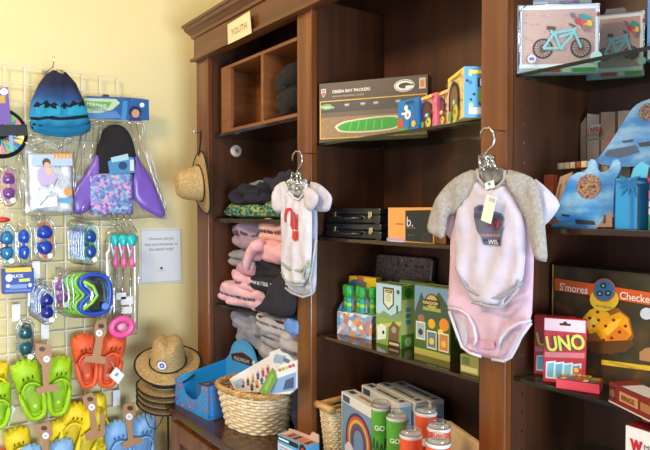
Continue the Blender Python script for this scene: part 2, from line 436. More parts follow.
# ------------------------------------------------------------------ wire grid on the yellow wall
GW = mat((226, 224, 214), 'gloss')
g = MB(); gx = WX+.028
gy0, gy1 = .27, at(117, 77, X=gx).y
gz1 = at(0, 63.3, X=gx).z; gz0 = at(118, 406, X=gx).z
ny = 8; dy = (gy1-gy0)/ny; nz = 20; dz = (gz1-gz0)/nz
for k in range(ny+1): g.tube([(gx, gy0+k*dy, gz0), (gx, gy0+k*dy, gz1)], .0033, GW, 6)
for k in range(nz+1): g.tube([(gx+.005, gy0, gz0+k*dz), (gx+.005, gy1, gz0+k*dz)], .0030, GW, 6)
gr = thing('wire_grid_panel', 'white wire grid display panel fixed on the yellow wall', 'wire grid', (0, 0, 0))
g.build('wire_mesh', gr)
for yy, zz in ((at(58, 61, X=WX).y, gz1-.005), (gy1-.05, gz1-.09)):
    MB().box(WX, gx+.008, yy-.012, yy+.012, zz-.008, zz+.008, mat((70, 68, 64), 'plastic')).build('wall_bracket', gr)

# white plastic ticket holders clipped on the grid
for px, py, lb in ((36, 270, 'white ticket holder on the grid beside the blue and yellow box'), (16, 313, 'white ticket holder on the grid above the left green clog'),
                   (45, 331, 'white ticket holder on the grid under the fanned goggle packs'), (116.5, 398, 'white ticket holder at the bottom right corner of the grid')):
    p = at(px, py, X=gx+.012)
    t = thing('ticket_holder', lb, 'ticket holder', p, R(90), 'white ticket holders on the grid')
    MB().box(-.016, .016, -.002, 0, -.035, .035, mat((232, 234, 238), 'plastic')).build('plate', t, bevel=.002)
    MB().tube([(-.016, -.003, .035), (.016, -.003, .035)], .003, mat((240, 240, 244), 'plastic'), 6).build('clip', t)

# ------------------------------------------------------------------ paper notice
PN = Plane((WX+.002, 1.1, 1.5), R(90))
no = thing('paper_notice', 'white paper notice with thin border and handwriting taped to the yellow wall', 'notice', PN.p0, R(90))
q = PN.trace([(140.5, 229), (180.5, 228), (182, 282), (140, 283.5)])
MB().prism(q, -.002, -.001, mat((214, 218, 224), 'paper')).build('sheet', no)
x0 = min(a for a, b in q); x1 = max(a for a, b in q); z0 = min(b for a, b in q); z1 = max(b for a, b in q)
INK = mat((84, 88, 108), 'print'); c = Canvas(PN, -.0024); b_ = .006
for r_ in ((x0+b_, x1-b_, z0+.008, z0+.0092), (x0+b_, x1-b_, z1-.0092, z1-.008), (x0+b_, x0+b_+.0012, z0+.008, z1-.008), (x1-b_-.0012, x1-b_, z0+.008, z1-.008)): c.rect(*r_, (110, 122, 150))
c.circ((x0+x1)/2, z0+.075, .007, (70, 74, 90)).rect((x0+x1)/2-.02, (x0+x1)/2+.02, z0+.0625, z0+.064, (140, 146, 165)); c.build('border', no)
for k, s in enumerate(('However, shorts,', 'hats and swimwear at', 'the beach only!')):
    text(s, no, (x0+x1)/2, -.0028, z1-.05-.026*k, width=(.125, .165, .125)[k], m=INK, shear=.25)

# ------------------------------------------------------------------ lights
w = bpy.data.worlds.new('room_light'); scn.world = w; w.use_nodes = True
w.node_tree.nodes['Background'].inputs[0].default_value = (.80, .87, 1, 1); w.node_tree.nodes['Background'].inputs[1].default_value = .72
def area(name, loc, target, size, power, color, sy=None):
    l = bpy.data.lights.new(name, 'AREA'); l.energy = power; l.color = color; l.size = size; l.shape = 'RECTANGLE'; l.size_y = sy or size
    o = bpy.data.objects.new(name, l); COL.objects.link(o); o.location = loc
    o.rotation_euler = (Vector(target)-Vector(loc)).to_track_quat('-Z', 'Y').to_euler(); return o
area('ceiling_lamp_light', (-1.35, -.75, 3.0), (-1.6, 1.1, 1.5), .55, 60, (1, .74, .44))
area('window_daylight', (2.9, .15, .8), (-2.85, .6, .55), 1.8, 235, (.68, .84, 1), 1.2)
area('front_daylight', (.9, -2.2, 1.3), (-1.6, 1.1, 1.0), 1.6, 9, (.9, .95, 1), 1.4)
area('side_window_daylight', (-1.0, -2.5, 1.5), (-1.6, 1.1, 1.2), 1.6, 17, (.95, .97, 1), 1.4)
scn.view_settings.view_transform = 'Standard'; scn.view_settings.look = 'None'
scn.view_settings.exposure = -.08; scn.view_settings.gamma = 1
# ================================================================== things on the yellow wall
CLR = clear(gloss=.03)
CLR2 = clear(gloss=.10, name='crinkled_clear_bag', rough=.2)
STEEL = mat((200, 200, 196), 'metal')
CARDB = mat((176, 132, 92), 'card')
WHITE = mat((236, 236, 238), 'card')
def wplane(px, py, off):
    p = at(px, py, X=WX+off); return Plane(p, R(90))
def wthing(name, label, cat, px, py, off, group=None, tilt=0.):
    P = wplane(px, py, off); return P, thing(name, label, cat, P.p0, R(90), group, tilt)

def hook(px, py, length, label, up=.03):
    """wire display hook standing out from the grid; px,py is where its tip shows"""
    tip = at(px, py, X=gx+length)
    t = thing('display_hook', label, 'hook', (gx, tip.y, tip.z-up), R(90), 'wire display hooks on the grid')
    MB().tube([(0, 0, 0), (0, -length*.85, 0), (0, -length*.95, up*.35), (0, -length, up)], .0022, STEEL, 7).build('rod', t, smooth=True)
    MB().box(-.012, .012, -.004, .006, -.009, .009, mat((150, 146, 138), 'plastic')).build('clip_plate', t)
hook(54, 56, .16, 'wire hook above the blue swim shorts', .04)
hook(133, 94, .16, 'wire hook sticking out past the mermaid fin card', .03)
hook(40, 212, .10, 'short wire hook over the single blue goggle pack')
hook(66, 268, .12, 'wire hook over the purple goggle pack', .02)
hook(113, 212, .14, 'wire hook over the bagged snorkels', .02)

# ---- swim shorts, three on one hook
sh_m = ramp_mat('ombre_swim_cloth', [(.0, (30, 140, 182)), (.3, (34, 120, 176)), (.5, (30, 66, 120)), (.72, (20, 28, 58)), (1., (16, 22, 46))], (1, 1, 4.2), axis=2, rough=.85)
SH = [(54, 75), (67, 77), (77, 88), (84, 104), (89, 120), (90.5, 127), (83, 131), (72, 133), (58, 133), (44, 131), (33, 128), (30, 122), (32, 106), (39, 90), (46, 80)]
for k, (dx, dy, off, lb) in enumerate(((0, 4, .06, 'blue ombre swim shorts, hindmost of the three on the hook'), (1, 1, .10, 'blue ombre swim shorts, middle of the three on the hook'),
                                       (-1, -5, .145, 'blue ombre swim shorts with black wave print, front of the three on the hook'))):
    P, t = wthing('swim_shorts', lb, 'shorts', 60, 132+dy, off, 'swim shorts on one hook')
    o = P.trace([(x+dx, y+dy) for x, y in SH])
    b = MB(); b.puff(o, sh_m, .022, .05, .014, .5, .012, 26, seed=k*3.1); b.build('cloth', t, smooth=True)
    wv = MB(); BLK = mat((10, 16, 30), 'cloth'); CY = mat((32, 150, 190), 'cloth')
    for pts, m_ in (([(36, 113), (44, 110), (52, 113), (60, 110), (60, 120), (48, 122), (36, 120)], CY), ([(61, 112), (70, 113), (78, 110), (86, 112), (88, 119), (76, 121), (61, 120)], CY),
                    ([(33, 112), (37, 107), (41, 110), (46, 106), (50, 110), (54, 108), (59, 112), (64, 108), (69, 111), (73, 106), (78, 109), (84, 105), (86, 110), (80, 113), (74, 111), (68, 115), (62, 114), (56, 115), (50, 113), (44, 114), (38, 113)], BLK),
                    ([(31, 122), (40, 123), (50, 121), (60, 123), (72, 122), (88, 120), (89, 123), (74, 125), (60, 126), (48, 124.5), (38, 126), (31, 124.5)], BLK)):
        wv.drape(P.trace([(x+dx, y+dy) for x, y in pts]), m_, b.front, .0015, .014)
    wv.build('wave_print', t)
    MB().tube([(P.loc(57, 76)[0], -.008, P.loc(57, 76+dy)[1]), (P.loc(63, 76)[0], -.012, P.loc(63, 79+dy)[1])], .006, mat((168, 150, 110), 'plastic'), 8).build('hanger_clip', t, smooth=True)

# ---- round toy disc at the left edge
P, t = wthing('toy_disc', 'round black edged toy disc with bright geometric print at the left edge', 'toy', 0, 133, .07)
rx = P.loc(28, 133)[0]
MB().puff(ell(0, 0, rx, rx, 40), mat((18, 18, 22), 'cloth'), .012, .02, .02, .5).build('disc', t, smooth=True)
c = Canvas(P, -.0145); ri = rx*.84; random.seed(3)
cols = [(226, 204, 62), (124, 178, 66), (72, 60, 140), (44, 120, 176), (210, 120, 140), (240, 232, 120), (60, 160, 150), (120, 92, 180)]
for k in range(24):
    a0, a1 = 2*math.pi*k/24, 2*math.pi*(k+1)/24; mid = ri*(.45+.2*((k*7) % 3)/2)
    qa, qb = (math.cos(a0), math.sin(a0)), (math.cos(a1), math.sin(a1))
    c.poly([(qa[0]*ri*.3, qa[1]*ri*.3), (qa[0]*mid, qa[1]*mid), (qb[0]*mid, qb[1]*mid)], cols[(k*3) % 8])
    c.poly([(qa[0]*mid, qa[1]*mid), (qa[0]*ri, qa[1]*ri), (qb[0]*ri, qb[1]*ri)], cols[(k*5+2) % 8])
    c.poly([(qa[0]*mid, qa[1]*mid), (qb[0]*ri, qb[1]*ri), (qb[0]*mid, qb[1]*mid)], cols[(k*3+5) % 8])
c.build('triangle_print', t)
c = Canvas(P, -.022); c.px([(-6, 126), (26, 125), (27, 136), (-6, 137)], (24, 24, 28)); c.px([(8, 136), (12, 136), (13, 152), (9, 152)], (120, 172, 206)); c.build('strap', t)
c = Canvas(P, -.024); c.px([(-8, 90), (7, 88), (10, 124), (-6, 126)], (112, 84, 172)); c.px([(-8, 97), (4, 96), (4.5, 104), (-8, 104)], (196, 160, 60)); c.px(ell(3, 92.5, 4, 3.4, 16), (232, 234, 238)); c.build('header_label', t)

# ---- clear bag with a silver inflatable
FILM = clear((244, 248, 250), .5, 'film_highlight', .15)
def bagback(t, bag):
    MB().puff(bag, CLR2, .004, .03, .02, .2, .004, 34, y=.012).build('clear_bag', t, smooth=True)
    MB().tube([(x, .006, z) for x, z in bag], .002, FILM, 5, closed=True).build('bag_seam', t, smooth=True)
def ridges(t, P, paths, front, r=.0022):
    b = MB()
    for pth in paths: b.tube([(lambda q: (q[0], -front, q[1]))(P.loc(x, y, front)) for x, y in pth], r, FILM, 5)
    b.build('film_crease', t, smooth=True)
P, t = wthing('inflatable_pack', 'clear crinkled bag with a folded silver inflatable and a picture of a child', 'packaged toy', 48, 214, .07)
bag = P.trace([(20, 138), (34, 134), (48, 136), (62, 133), (75, 138), (75.5, 180), (76, 214), (48, 216), (23, 215), (19, 180)])
q = P.trace([(27.5, 153), (72, 154), (73, 212), (30, 212)])
sil = ramp_mat('crinkled_silver_film', [(.25, (142, 152, 172)), (.5, (214, 222, 232)), (.75, (246, 248, 250))], (30, 30, 22), 'noise', rough=.2, bump=.5)
b = MB(); b.puff(q, sil, .02, .03, .012, .3, .006, 30); b.build('folded_film', t, smooth=True)
c = Canvas(P, -.0275)
c.px([(30, 155), (70, 155), (71, 166), (30, 166)], (176, 200, 226)); c.px([(36, 170), (42, 167), (50, 168), (55, 176), (52, 184), (40, 186), (36, 180)], (190, 176, 214))
c.px(ell(45, 163, 4.2, 4.5, 16), (92, 62, 44)); c.px(ell(45.5, 165.5, 3, 3, 14), (222, 176, 146)); c.px([(44, 169), (49, 168), (52, 174), (46, 176)], (226, 188, 160))
for k in range(5): c.px([(52+k*3.6, 154), (55+k*3.6, 154), (54.6+k*3.6, 159), (52.2+k*3.6, 159)], (236, 160, 50))
c.px(ell(66.5, 192, 4, 4, 14), (222, 150, 60)); c.px([(58, 198), (71, 198), (71, 203), (58, 203)], (96, 160, 208)); c.px([(36, 200), (55, 196), (56, 206), (37, 208)], (236, 238, 244))
c.build('cover_art', t)
bagback(t, bag); ridges(t, P, [[(24, 142), (34, 146), (46, 142)], [(50, 140), (60, 148), (72, 142)], [(22, 152), (25, 180), (24, 208)], [(74, 150), (73.5, 180), (75, 210)], [(30, 150), (44, 149), (56, 151)], [(40, 205), (52, 192), (58, 178)], [(30, 137), (40, 150)], [(66, 136), (58, 150)]], .03)

# ---- mermaid fin bag
P, t = wthing('mermaid_fin_set', 'bagged black monofin with purple side fins, mermaid scale pouch and blue header card', 'packaged toy', 117, 220, .055)
b = MB(); b.puff(smooth_loop(P.trace([(104, 128), (114, 124), (124, 126), (131, 135), (136, 152), (137, 172), (130, 196), (106, 200), (94, 178), (95, 158), (98, 140)]), 2), mat((30, 28, 34), 'cloth'), .014, .03, .012, .4); b.build('monofin', t, smooth=True)
for pts in ([(98, 146), (94, 160), (84, 176), (72, 192), (70, 208), (76, 216), (88, 212), (96, 200), (104, 196), (104, 176)],
            [(134, 150), (140, 160), (150, 176), (160, 196), (166, 212), (163, 219), (154, 215), (140, 207), (132, 198), (130, 172)]):
    MB().puff(smooth_loop(P.trace(pts), 2), mat((122, 90, 190), 'plastic'), .012, .03, .014, .4, .003).build('side_fin', t, smooth=True)
scale_m = ramp_mat('mermaid_scale_print', [(.0, (62, 92, 172)), (.35, (128, 120, 206)), (.55, (224, 168, 206)), (.75, (120, 186, 214)), (1., (60, 110, 182))], (75, 75, 75), 'voronoi', rough=.5)
b = MB(); b.puff(P.trace([(88.5, 176), (100, 174), (131, 173), (132, 214), (104, 215), (90, 214)]), scale_m, .012, .02, .012, .3, y=-.018); b.build('scale_pouch', t, smooth=True)
wv = MB(); LN = mat((60, 66, 140), 'print')
for k in range(7):
    for j in range(7):
        x_, y_ = 91+j*6.1+(k % 2)*3, 178+k*5.2
        if x_ < 130: wv.tube([(P.loc(x_-2.6, y_)[0], -.0325, P.loc(x_-2.6, y_)[1]), (P.loc(x_, y_+3)[0], -.0325, P.loc(x_, y_+3)[1]), (P.loc(x_+2.6, y_)[0], -.0325, P.loc(x_+2.6, y_)[1])], .0007, LN, 4)
wv.build('scale_lines', t)
c = Canvas(P, -.026); c.px([(106, 162), (118, 156), (132, 158), (133, 173), (108, 175)], (70, 140, 190)); c.px([(109, 158), (126, 154), (127, 160), (110, 163)], (170, 206, 224)); c.px(ell(121, 166, 4.5, 4, 14), (40, 70, 110)); c.px([(128, 160), (132, 160), (132, 171), (128, 171)], (214, 216, 220)); c.build('photo_card', t)
bag = P.trace([(84, 121), (116, 122), (144, 123), (150, 150), (158, 180), (167, 206), (167, 219), (150, 217), (120, 220), (88, 220), (72, 217), (70, 200), (74, 170), (80, 140)])
bagback(t, bag); ridges(t, P, [[(88, 124), (84, 150), (76, 180), (73, 210)], [(94, 124), (92, 150), (86, 176)], [(136, 124), (144, 150), (154, 180), (162, 212)], [(130, 124), (138, 150), (143, 176)], [(104, 124), (98, 144)], [(90, 215), (110, 213), (132, 215)], [(86, 200), (80, 216)], [(134, 200), (146, 214)]], .03)
hd = P.trace([(84, 97.5), (104, 98), (126, 99), (145.5, 101), (146, 121.5), (120, 121), (84, 120)])
MB().prism(hd, -.043, -.041, mat((40, 92, 160), 'print')).build('header_card', t)
c = Canvas(P, -.0435, .043); c.px([(84, 98), (116, 99), (120, 103), (112, 110), (100, 113), (84, 113)], (186, 208, 170)); c.px([(84, 101), (112, 102), (108, 108), (84, 109)], (104, 164, 96))
c.px([(86, 114), (116, 111), (122, 118), (86, 119)], (84, 132, 190)); c.px(ell(135, 112, 6.5, 6, 16), (24, 40, 72)); c.px(ell(135.5, 113.5, 4, 4.2, 16), (196, 150, 124)); c.px([(130, 118), (141, 118), (142, 121), (128, 121)], (60, 50, 120)); c.px([(123, 101), (128, 101), (126, 120), (121, 120)], (60, 140, 200))
c.px(ell(142, 105, 2.4, 2.4, 12), (236, 240, 244)); c.build('header_art', t)
LT = mat((240, 246, 244), 'print')
qa = P.loc(97, 105, .044); text('MERMAID', t, qa[0], -.0452, qa[1], width=.085, m=LT, roty=3); qa = P.loc(99, 110, .044); text('SWIM FIN', t, qa[0], -.0452, qa[1], width=.07, m=mat((60, 90, 150), 'print'))

RIMC = clear((236, 242, 246), .42, 'clear_rim', .1)
# ---- goggles in clear cases
def goggles(label, px0, py0, px1, py1, off, lens, frame, group=None, name='goggle_pack', tilt=0., strap=None, sticker=True, shape='oval'):
    cx_, cy_ = (px0+px1)/2, (py0+py1)/2
    P, t = wthing(name, label, 'goggles', cx_, cy_, off, group, tilt)
    x1, z1 = P.loc(px1, py0); x0, z0 = P.loc(px0, py1); W, H = (x1-x0)/2, (z1-z0)/2
    for s_ in (1, -1):
        lo = smooth_loop([(-W*.58, s_*H*.12), (W*.5, s_*H*.08), (W*.68, s_*H*.34), (W*.42, s_*H*.62), (-W*.3, s_*H*.64), (-W*.66, s_*H*.4)], 2)
        e = t_ = MB().puff([(x*1.22, s_*H*.36+(z-s_*H*.36)*1.16) for x, z in lo], mat(frame, 'plastic'), .011, .012, .012, .6).build('eyecup', t, smooth=True)
        MB().puff(lo, mat(lens, 'gloss'), .007, .010, .010, .2, y=-.011).build('lens', e, smooth=True)
    sc = strap or frame
    MB().tube([(W*.1, -.006, H*.14), (-W*.1, -.010, 0), (W*.1, -.006, -H*.14)], .005, mat(frame, 'plastic'), 7).build('nose_bridge', t, smooth=True)
    MB().tube([(-W*.4, -.004, H*.62), (-W*.05, -.001, H*.80), (W*.45, -.001, H*.72), (W*.62, -.002, H*.3), (W*.66, -.002, -H*.3), (W*.4, -.001, -H*.74), (-W*.05, -.001, -H*.8), (-W*.4, -.004, -H*.62)], .004, mat(sc, 'plastic'), 7).build('strap', t, smooth=True)
    case = smooth_loop([(-W, H*.55), (-W*.55, H*.98), (W*.55, H), (W, H*.55), (W*.86, 0), (W, -H*.55), (W*.55, -H), (-W*.55, -H), (-W, -H*.55), (-W*.86, 0)], 2)
    if not group: MB().puff(case, CLR, .002, .012, .016, .15, y=.006).build('clear_case', t, smooth=True)
    MB().tube([(x, .002, z) for x, z in case], .0022, RIMC, 5, closed=True).tube([(x*.93, -.016, z*.95) for x, z in case], .0018, RIMC, 5, closed=True).build('case_rim', t, smooth=True)
    if sticker:
        MB().lathe([(0, .0), (.011, 0), (.011, .0015), (0, .0015)], mat((236, 238, 242), 'paper'), 14, fn=lambda p: Vector((W*.35+p.x, -.022-p.z, -H*.72+p.y))).build('price_sticker', t)
    return t
goggles('purple and pink flower framed goggles in a clear case under the toy disc', -1, 166, 17.5, 206, .07, (112, 66, 140), (206, 168, 206), strap=(190, 120, 180))
goggles('dark blue goggles with a teal sheen in a case at the left edge', -2, 224, 16, 267, .085, (40, 120, 176), (40, 60, 140), strap=(120, 200, 210))
goggles('bright blue goggles in a narrow case second from the left edge', 16.5, 222, 31.5, 267, .06, (34, 84, 196), (40, 88, 210), strap=(190, 190, 120), sticker=False)
goggles('blue goggles with orange bridge alone in an oval case beside the silver bag', 34.5, 218, 55.5, 262, .06, (30, 64, 170), (54, 92, 190), strap=(226, 110, 60))
for k in range(5):
    lb = ['hindmost', 'second from the back', 'middle', 'second from the front', 'frontmost'][k]
    goggles(lb+' blue goggle pack in the row of five under the mermaid bag', 68+k*3.4, 220+k*.6, 85+k*3.4, 264+k*.4, .045+k*.034, (44, 68, 160) if k < 4 else (30, 70, 150), (70, 92, 180) if k < 4 else (60, 150, 70), 'row of five goggle packs', strap=(130, 190, 200), sticker=k == 4)
for k in range(4):
    lb = ['hindmost', 'second', 'third', 'frontmost'][k]
    goggles(lb+' navy goggle pack in the fan of four beside the yellow banded box', 28+k*3.4, 278+k*3.2, 44+k*4.0, 318+k*2.4, .045+k*.034, (30, 40, 130), (56, 74, 170), 'fanned row of four goggle packs', strap=(170, 196, 220), sticker=k == 3)
goggles('purple goggles with pink strap in an oval case beside the fanned goggle packs', 52.5, 274, 69.5, 310, .055, (126, 84, 160), (186, 140, 206), strap=(206, 90, 140))
goggles('dark teal goggles in an oval case above the left of the green clogs', 16, 318, 35, 363, .075, (30, 80, 88), (84, 140, 150), strap=(60, 70, 74))

# ---- red toy pack corner, blue and yellow box
P, t = wthing('toy_pack', 'small red toy in a clear pack at the left edge above the goggles', 'packaged toy', 4, 224, .04)
MB().puff(smooth_loop(P.trace([(-4, 218), (6, 217), (11, 219), (9, 222), (-4, 223)]), 1), mat((206, 44, 38), 'plastic'), .012, .01, .01).build('toy', t, smooth=True)
MB().puff(P.trace([(-5, 210), (18, 211), (18, 226), (-5, 227)]), CLR, .002, .012, .02, y=.006).build('clear_pack', t, smooth=True)
P, t = wthing('dive_toy_box', 'small blue box with a yellow top band hanging under the goggles', 'packaged toy', 1, 293, .06)
q = P.trace([(1, 269), (32.5, 267.5), (33, 292), (1.5, 293.5)])
MB().prism(q, -.03, .0, mat((32, 66, 158), 'card')).build('carton', t, bevel=.002)
c = Canvas(P, -.031, .031); c.px([(5, 268.5), (31, 267), (31.5, 271.5), (6, 272.5)], (232, 200, 40)); c.px(ell(9, 278, 3.6, 4, 14), (220, 232, 246)); c.px([(19, 279), (30, 278), (30, 281), (19, 282)], (210, 220, 80))
c.px([(10, 285), (27, 284), (27, 288), (10, 289)], (120, 150, 206)); c.px(ell(8, 286, 2.2, 2.2, 10), (200, 214, 240)); c.px(ell(30, 285, 2, 2.2, 10), (200, 214, 240)); c.px([(5, 290), (31, 289), (31, 291), (5, 292)], (90, 120, 200)); c.build('cover_art', t)
qa = P.loc(17, 276, .032); text('DUCK', t, qa[0], -.0335, qa[1], width=.05, m=LT, bold=.02)

# ---- swim masks in a row
for k in range(4):
    lb = ['hindmost', 'second', 'third', 'frontmost'][k]
    P, t = wthing('swim_mask', lb+(' green swim mask' if k < 3 else ' blue swim mask with a green nose piece')+' in the nested row of four', 'swim mask', 84+k*3.5, 295, .05+k*.036, 'nested row of four swim masks')
    dx = (k-3)*5.0; s_ = .9+k*.033
    fr = (132, 204, 70) if k < 3 else (36, 76, 190)
    outer = [(79, 279), (88, 274), (104, 275), (109.5, 284), (109, 306), (103, 313), (88, 314), (79, 310), (80, 303), (88, 297), (88, 293), (80, 287)]
    o = smooth_loop(P.trace([(x+dx, y) for x, y in outer]), 2)
    MB().tube([(x, -.012, z) for x, z in o], .010, mat(fr, 'plastic'), 8, closed=True).build('frame', t, smooth=True)
    MB().puff(o, clear((150, 200, 220), .25, 'blue_mask_glass'), .006, .02, .014, .3, y=-.008).build('glass', t, smooth=True)
    nz_ = P.trace([(82+dx, 281), (92+dx, 286), (96+dx, 295), (91+dx, 302), (82+dx, 309)])
    MB().tube([(x, -.020, z) for x, z in nz_], .007, mat((140, 210, 60), 'plastic'), 8).build('nose_piece', t, smooth=True)
    cs = smooth_loop(P.trace([(70+dx, 274), (90+dx, 270), (110+dx, 273), (112+dx, 294), (110+dx, 316), (90+dx, 318), (72+dx, 314), (74+dx, 294)]), 2)
    MB().tube([(x, -.004, z) for x, z in cs], .0025, RIMC, 5, closed=True).build('case_rim', t, smooth=True)
    if k == 3:
        qa = P.loc(105, 306, .032); MB().lathe([(0, 0), (.015, 0), (.015, .001)], mat((96, 140, 214), 'paper'), 16, fn=lambda p: Vector((qa[0]+p.x, -.033-p.z, qa[1]+p.y))).build('price_sticker', t)

# ---- bagged snorkels, pink ring
for k in range(3):
    lb = ['left', 'middle', 'right'][k]
    P, t = wthing('snorkel', lb+' teal and pink snorkel in the clear pouch beside the notice', 'snorkel', 112+k*8, 330, .05+k*.022, 'snorkels in the clear pouch')
    dx = (k-2)*8.2; f3 = lambda x, y, fr=0: (lambda q: (q[0], -.006-fr, q[1]))(P.loc(x+dx, y))
    MB().puff(smooth_loop(P.trace([(126+dx, 237), (129+dx, 234), (136+dx, 234), (138.5+dx, 239), (135+dx, 246), (131+dx, 250), (127+dx, 245)]), 2), mat((36, 186, 190), 'plastic'), .016, .02, .01, .5).build('mouthpiece', t, smooth=True)
    MB().tube([f3(131.5, 246), f3(131, 254), f3(131.5, 262), f3(132, 267)], [.008, .008, .012, .014], mat((240, 110, 170), 'plastic'), 10).build('grip_tube', t, smooth=True)
    MB().tube([f3(130, 250, .008), f3(129, 258, .012), f3(128, 252, .012), f3(126, 243, .012)], .004, mat((226, 236, 240), 'plastic'), 7).build('valve_tube', t, smooth=True)
    MB().tube([f3(131, 268), f3(130, 290), f3(130, 312), f3(128, 326)], .0055, clear((226, 230, 234), .3, 'smoky_clear_tube'), 8).build('long_tube', t, smooth=True)
P, t = wthing('snorkel_pouch', 'tall clear hanging pouch around the teal and pink snorkels', 'pouch', 122, 336, .04)
MB().puff(smooth_loop(P.trace([(104, 236), (112, 226), (126, 222), (138, 230), (139, 280), (138, 334), (122, 338), (106, 335), (104, 290)]), 1), CLR2, .004, .03, .024, .1, .003, y=.008).build('clear_pouch', t, smooth=True)
ridges(t, P, [[(105, 240), (106, 280), (105, 330)], [(138, 236), (138.5, 280), (137, 330)], [(106, 334), (122, 337), (137, 333)], [(112, 290), (113, 325)], [(122, 286), (121, 320)]], .0)
for x_ in (110, 116, 122, 128): MB().tube([(P.loc(x_, 214)[0], -.02, P.loc(x_, 214)[1]), (P.loc(x_-2+x_*.02, 222)[0], -.03, P.loc(x_, 222)[1]), (P.loc(x_+6, 232)[0], -.04, P.loc(x_, 232)[1])], .003, clear((240, 244, 246), .4, 'clear_hang_loop'), 7).build('hang_loop', t, smooth=True)
for a, b_ in (((116, 293), (126, 299)), ((121, 297), (133, 304)), ((123, 307), (132, 313))):
    qa, qb = P.loc(*a, .075), P.loc(*b_, .075); MB().box(qa[0], qb[0], -.0765, -.075, qb[1], qa[1], mat((226, 228, 230), 'paper')).build('barcode_label', t)
P, t = wthing('dive_ring', 'bright pink round dive ring in the bottom of the snorkel pouch', 'dive ring', 122, 327, .14)
rr = abs(P.loc(132, 327)[0])
MB().tube([(rr*math.cos(a*math.pi/14), 0, rr*.82*math.sin(a*math.pi/14)) for a in range(28)], .014, mat((244, 90, 170), 'plastic'), 10, closed=True).build('ring', t, smooth=True)
MB().puff(ell(0, 0, rr*.5, rr*.42, 16), mat((250, 150, 200), 'plastic'), .008, .012, .01).build('centre', t, smooth=True)

# ---- clogs shaped like feet
def clog(label, px, py, wpx, hpx, off, c, tilt, flip=1, group=None, yaw=0.):
    """px,py: middle of the sole in the photo; toes up, opening towards the room"""
    P = wplane(px, py, off); t = thing('clog', label, 'clog', P.p0, R(90)+yaw, group, tilt)
    W = abs(P.loc(px+wpx/2, py)[0]-P.loc(px-wpx/2, py)[0])/2; H = abs(P.loc(px, py-hpx/2)[1]-P.loc(px, py+hpx/2)[1])/2
    d = tuple(int(v*.9) for v in c); M, D = mat(c, 'foam'), mat(d, 'foam'); S = lambda pts: [(x*W*flip, z*H) for x, z in pts]
    half = [(-.62, -.72), (-.74, -.35), (-.86, .1), (-1., .5), (-.98, .72)]
    toes = []
    for k, (tx, tz, tr) in enumerate(((-.78, .76, .2), (-.42, .86, .2), (-.05, .9, .2), (.32, .88, .2), (.7, .8, .24))):
        toes += [(tx+tr*math.cos(a), tz+tr*.62*math.sin(a)) for a in (2.5, 1.9, 1.2, .6)]
    right = [(.98, .6), (.94, .2), (.8, -.3), (.68, -.7)]
    heel = [(.5, -.92), (.2, -1.0), (-.15, -1.), (-.45, -.92)]
    out = S(half+toes+right+heel)
    sole = MB(); sole.puff(out, M, .016, .014, .014, .8).build('sole', t, smooth=True)
    ins = S([(-.45, -.68), (-.52, -.3), (-.5, .2), (.5, .2), (.55, -.3), (.46, -.68), (.2, -.84), (-.18, -.84)])
    i = MB().puff(smooth_loop(ins, 2), D, .004, .02, .012, .2, y=-.015).build('insole', t, smooth=True)
    MB().lathe([(0, .002), (.006, .0015), (.008, 0)], mat(tuple(min(255, v+40) for v in c), 'foam'), 10, fn=lambda p: Vector((p.x, -.019-p.z, -.55*H+p.y))).build('heel_stud', i)
    # upper: dome over the toes, with a curved lower edge
    up = S([(-.86, -.12), (-.9, .2), (-1.02, .5), (-.98, .74)]+toes+[(1., .58), (.97, .2), (.84, -.12), (.7, .0), (.55, .16), (.25, .28), (-.15, .28), (-.5, .16), (-.7, .0)])
    u = MB(); u.puff(up, M, .036, .045, .012, .0, .002, 40, y=-.012); u.build('upper', t, smooth=True)
    dk = mat(tuple(int(v*.32) for v in c), 'foam')
    for k in (-.32, .02, .36):
        sl = S(smooth_loop([(k-.05, .38), (k+.05, .38), (k+.07, .52), (k-.03, .52)], 1))
        v_ = MB(); v_.drape(sl, dk, u.front, .001, .02); v_.build('vent_slot', t)
    # raised back rim and the edge of the opening
    rim = [(x, -.028+.012*abs(z/H+.3), z) for x, z in S([(-.84, .0), (-.74, -.38), (-.62, -.70), (-.44, -.89), (-.15, -.96), (.2, -.96), (.48, -.89), (.66, -.68), (.78, -.32), (.84, .0)])]
    MB().tube(rim, [.006]+[.011]*8+[.006], M, 8).build('heel_rim', t, smooth=True)
    ed = [(x, -.042-.004*(1-abs(x/W)), z) for x, z in S([(-.82, -.08), (-.6, .12), (-.3, .24), (.05, .28), (.35, .24), (.6, .12), (.82, -.08)])]
    MB().tube(ed, .0045, M, 7).build('opening_edge', t, smooth=True)
    return t
def hanger(label, pts, hole, off, sticker, bar=None):
    P, t = wthing('shoe_hanger', label, 'shoe hanger', *sticker, off, 'cardboard shoe hangers')
    MB().prism(P.trace(pts), -.0022, .0, CARDB).build('card', t)
    if hole:
        c = Canvas(P, -.0026); c.px(ell(hole[0], hole[1], 3.2, 2.4, 14), (70, 52, 38)); c.build('hook_hole', t)
    c = Canvas(P, -.003); c.px(ell(sticker[0], sticker[1], 3.4, 3.4, 16), (238, 238, 242)); c.px(ell(sticker[0], sticker[1], 1.7, 1.5, 10), (196, 198, 206)); c.build('price_sticker', t)
GREEN, ORANGE, YEL, SKY = (164, 210, 28), (232, 96, 52), (238, 212, 36), (136, 184, 234)
clog('lime green clog, left shoe of the pair on the T shaped hanger', 30, 389, 28, 62, .085, GREEN, R(-13), -1, 'foot shaped clogs')
clog('lime green clog, right shoe of the pair on the T shaped hanger', 58, 385, 26, 58, .085, GREEN, R(3), 1, 'foot shaped clogs')
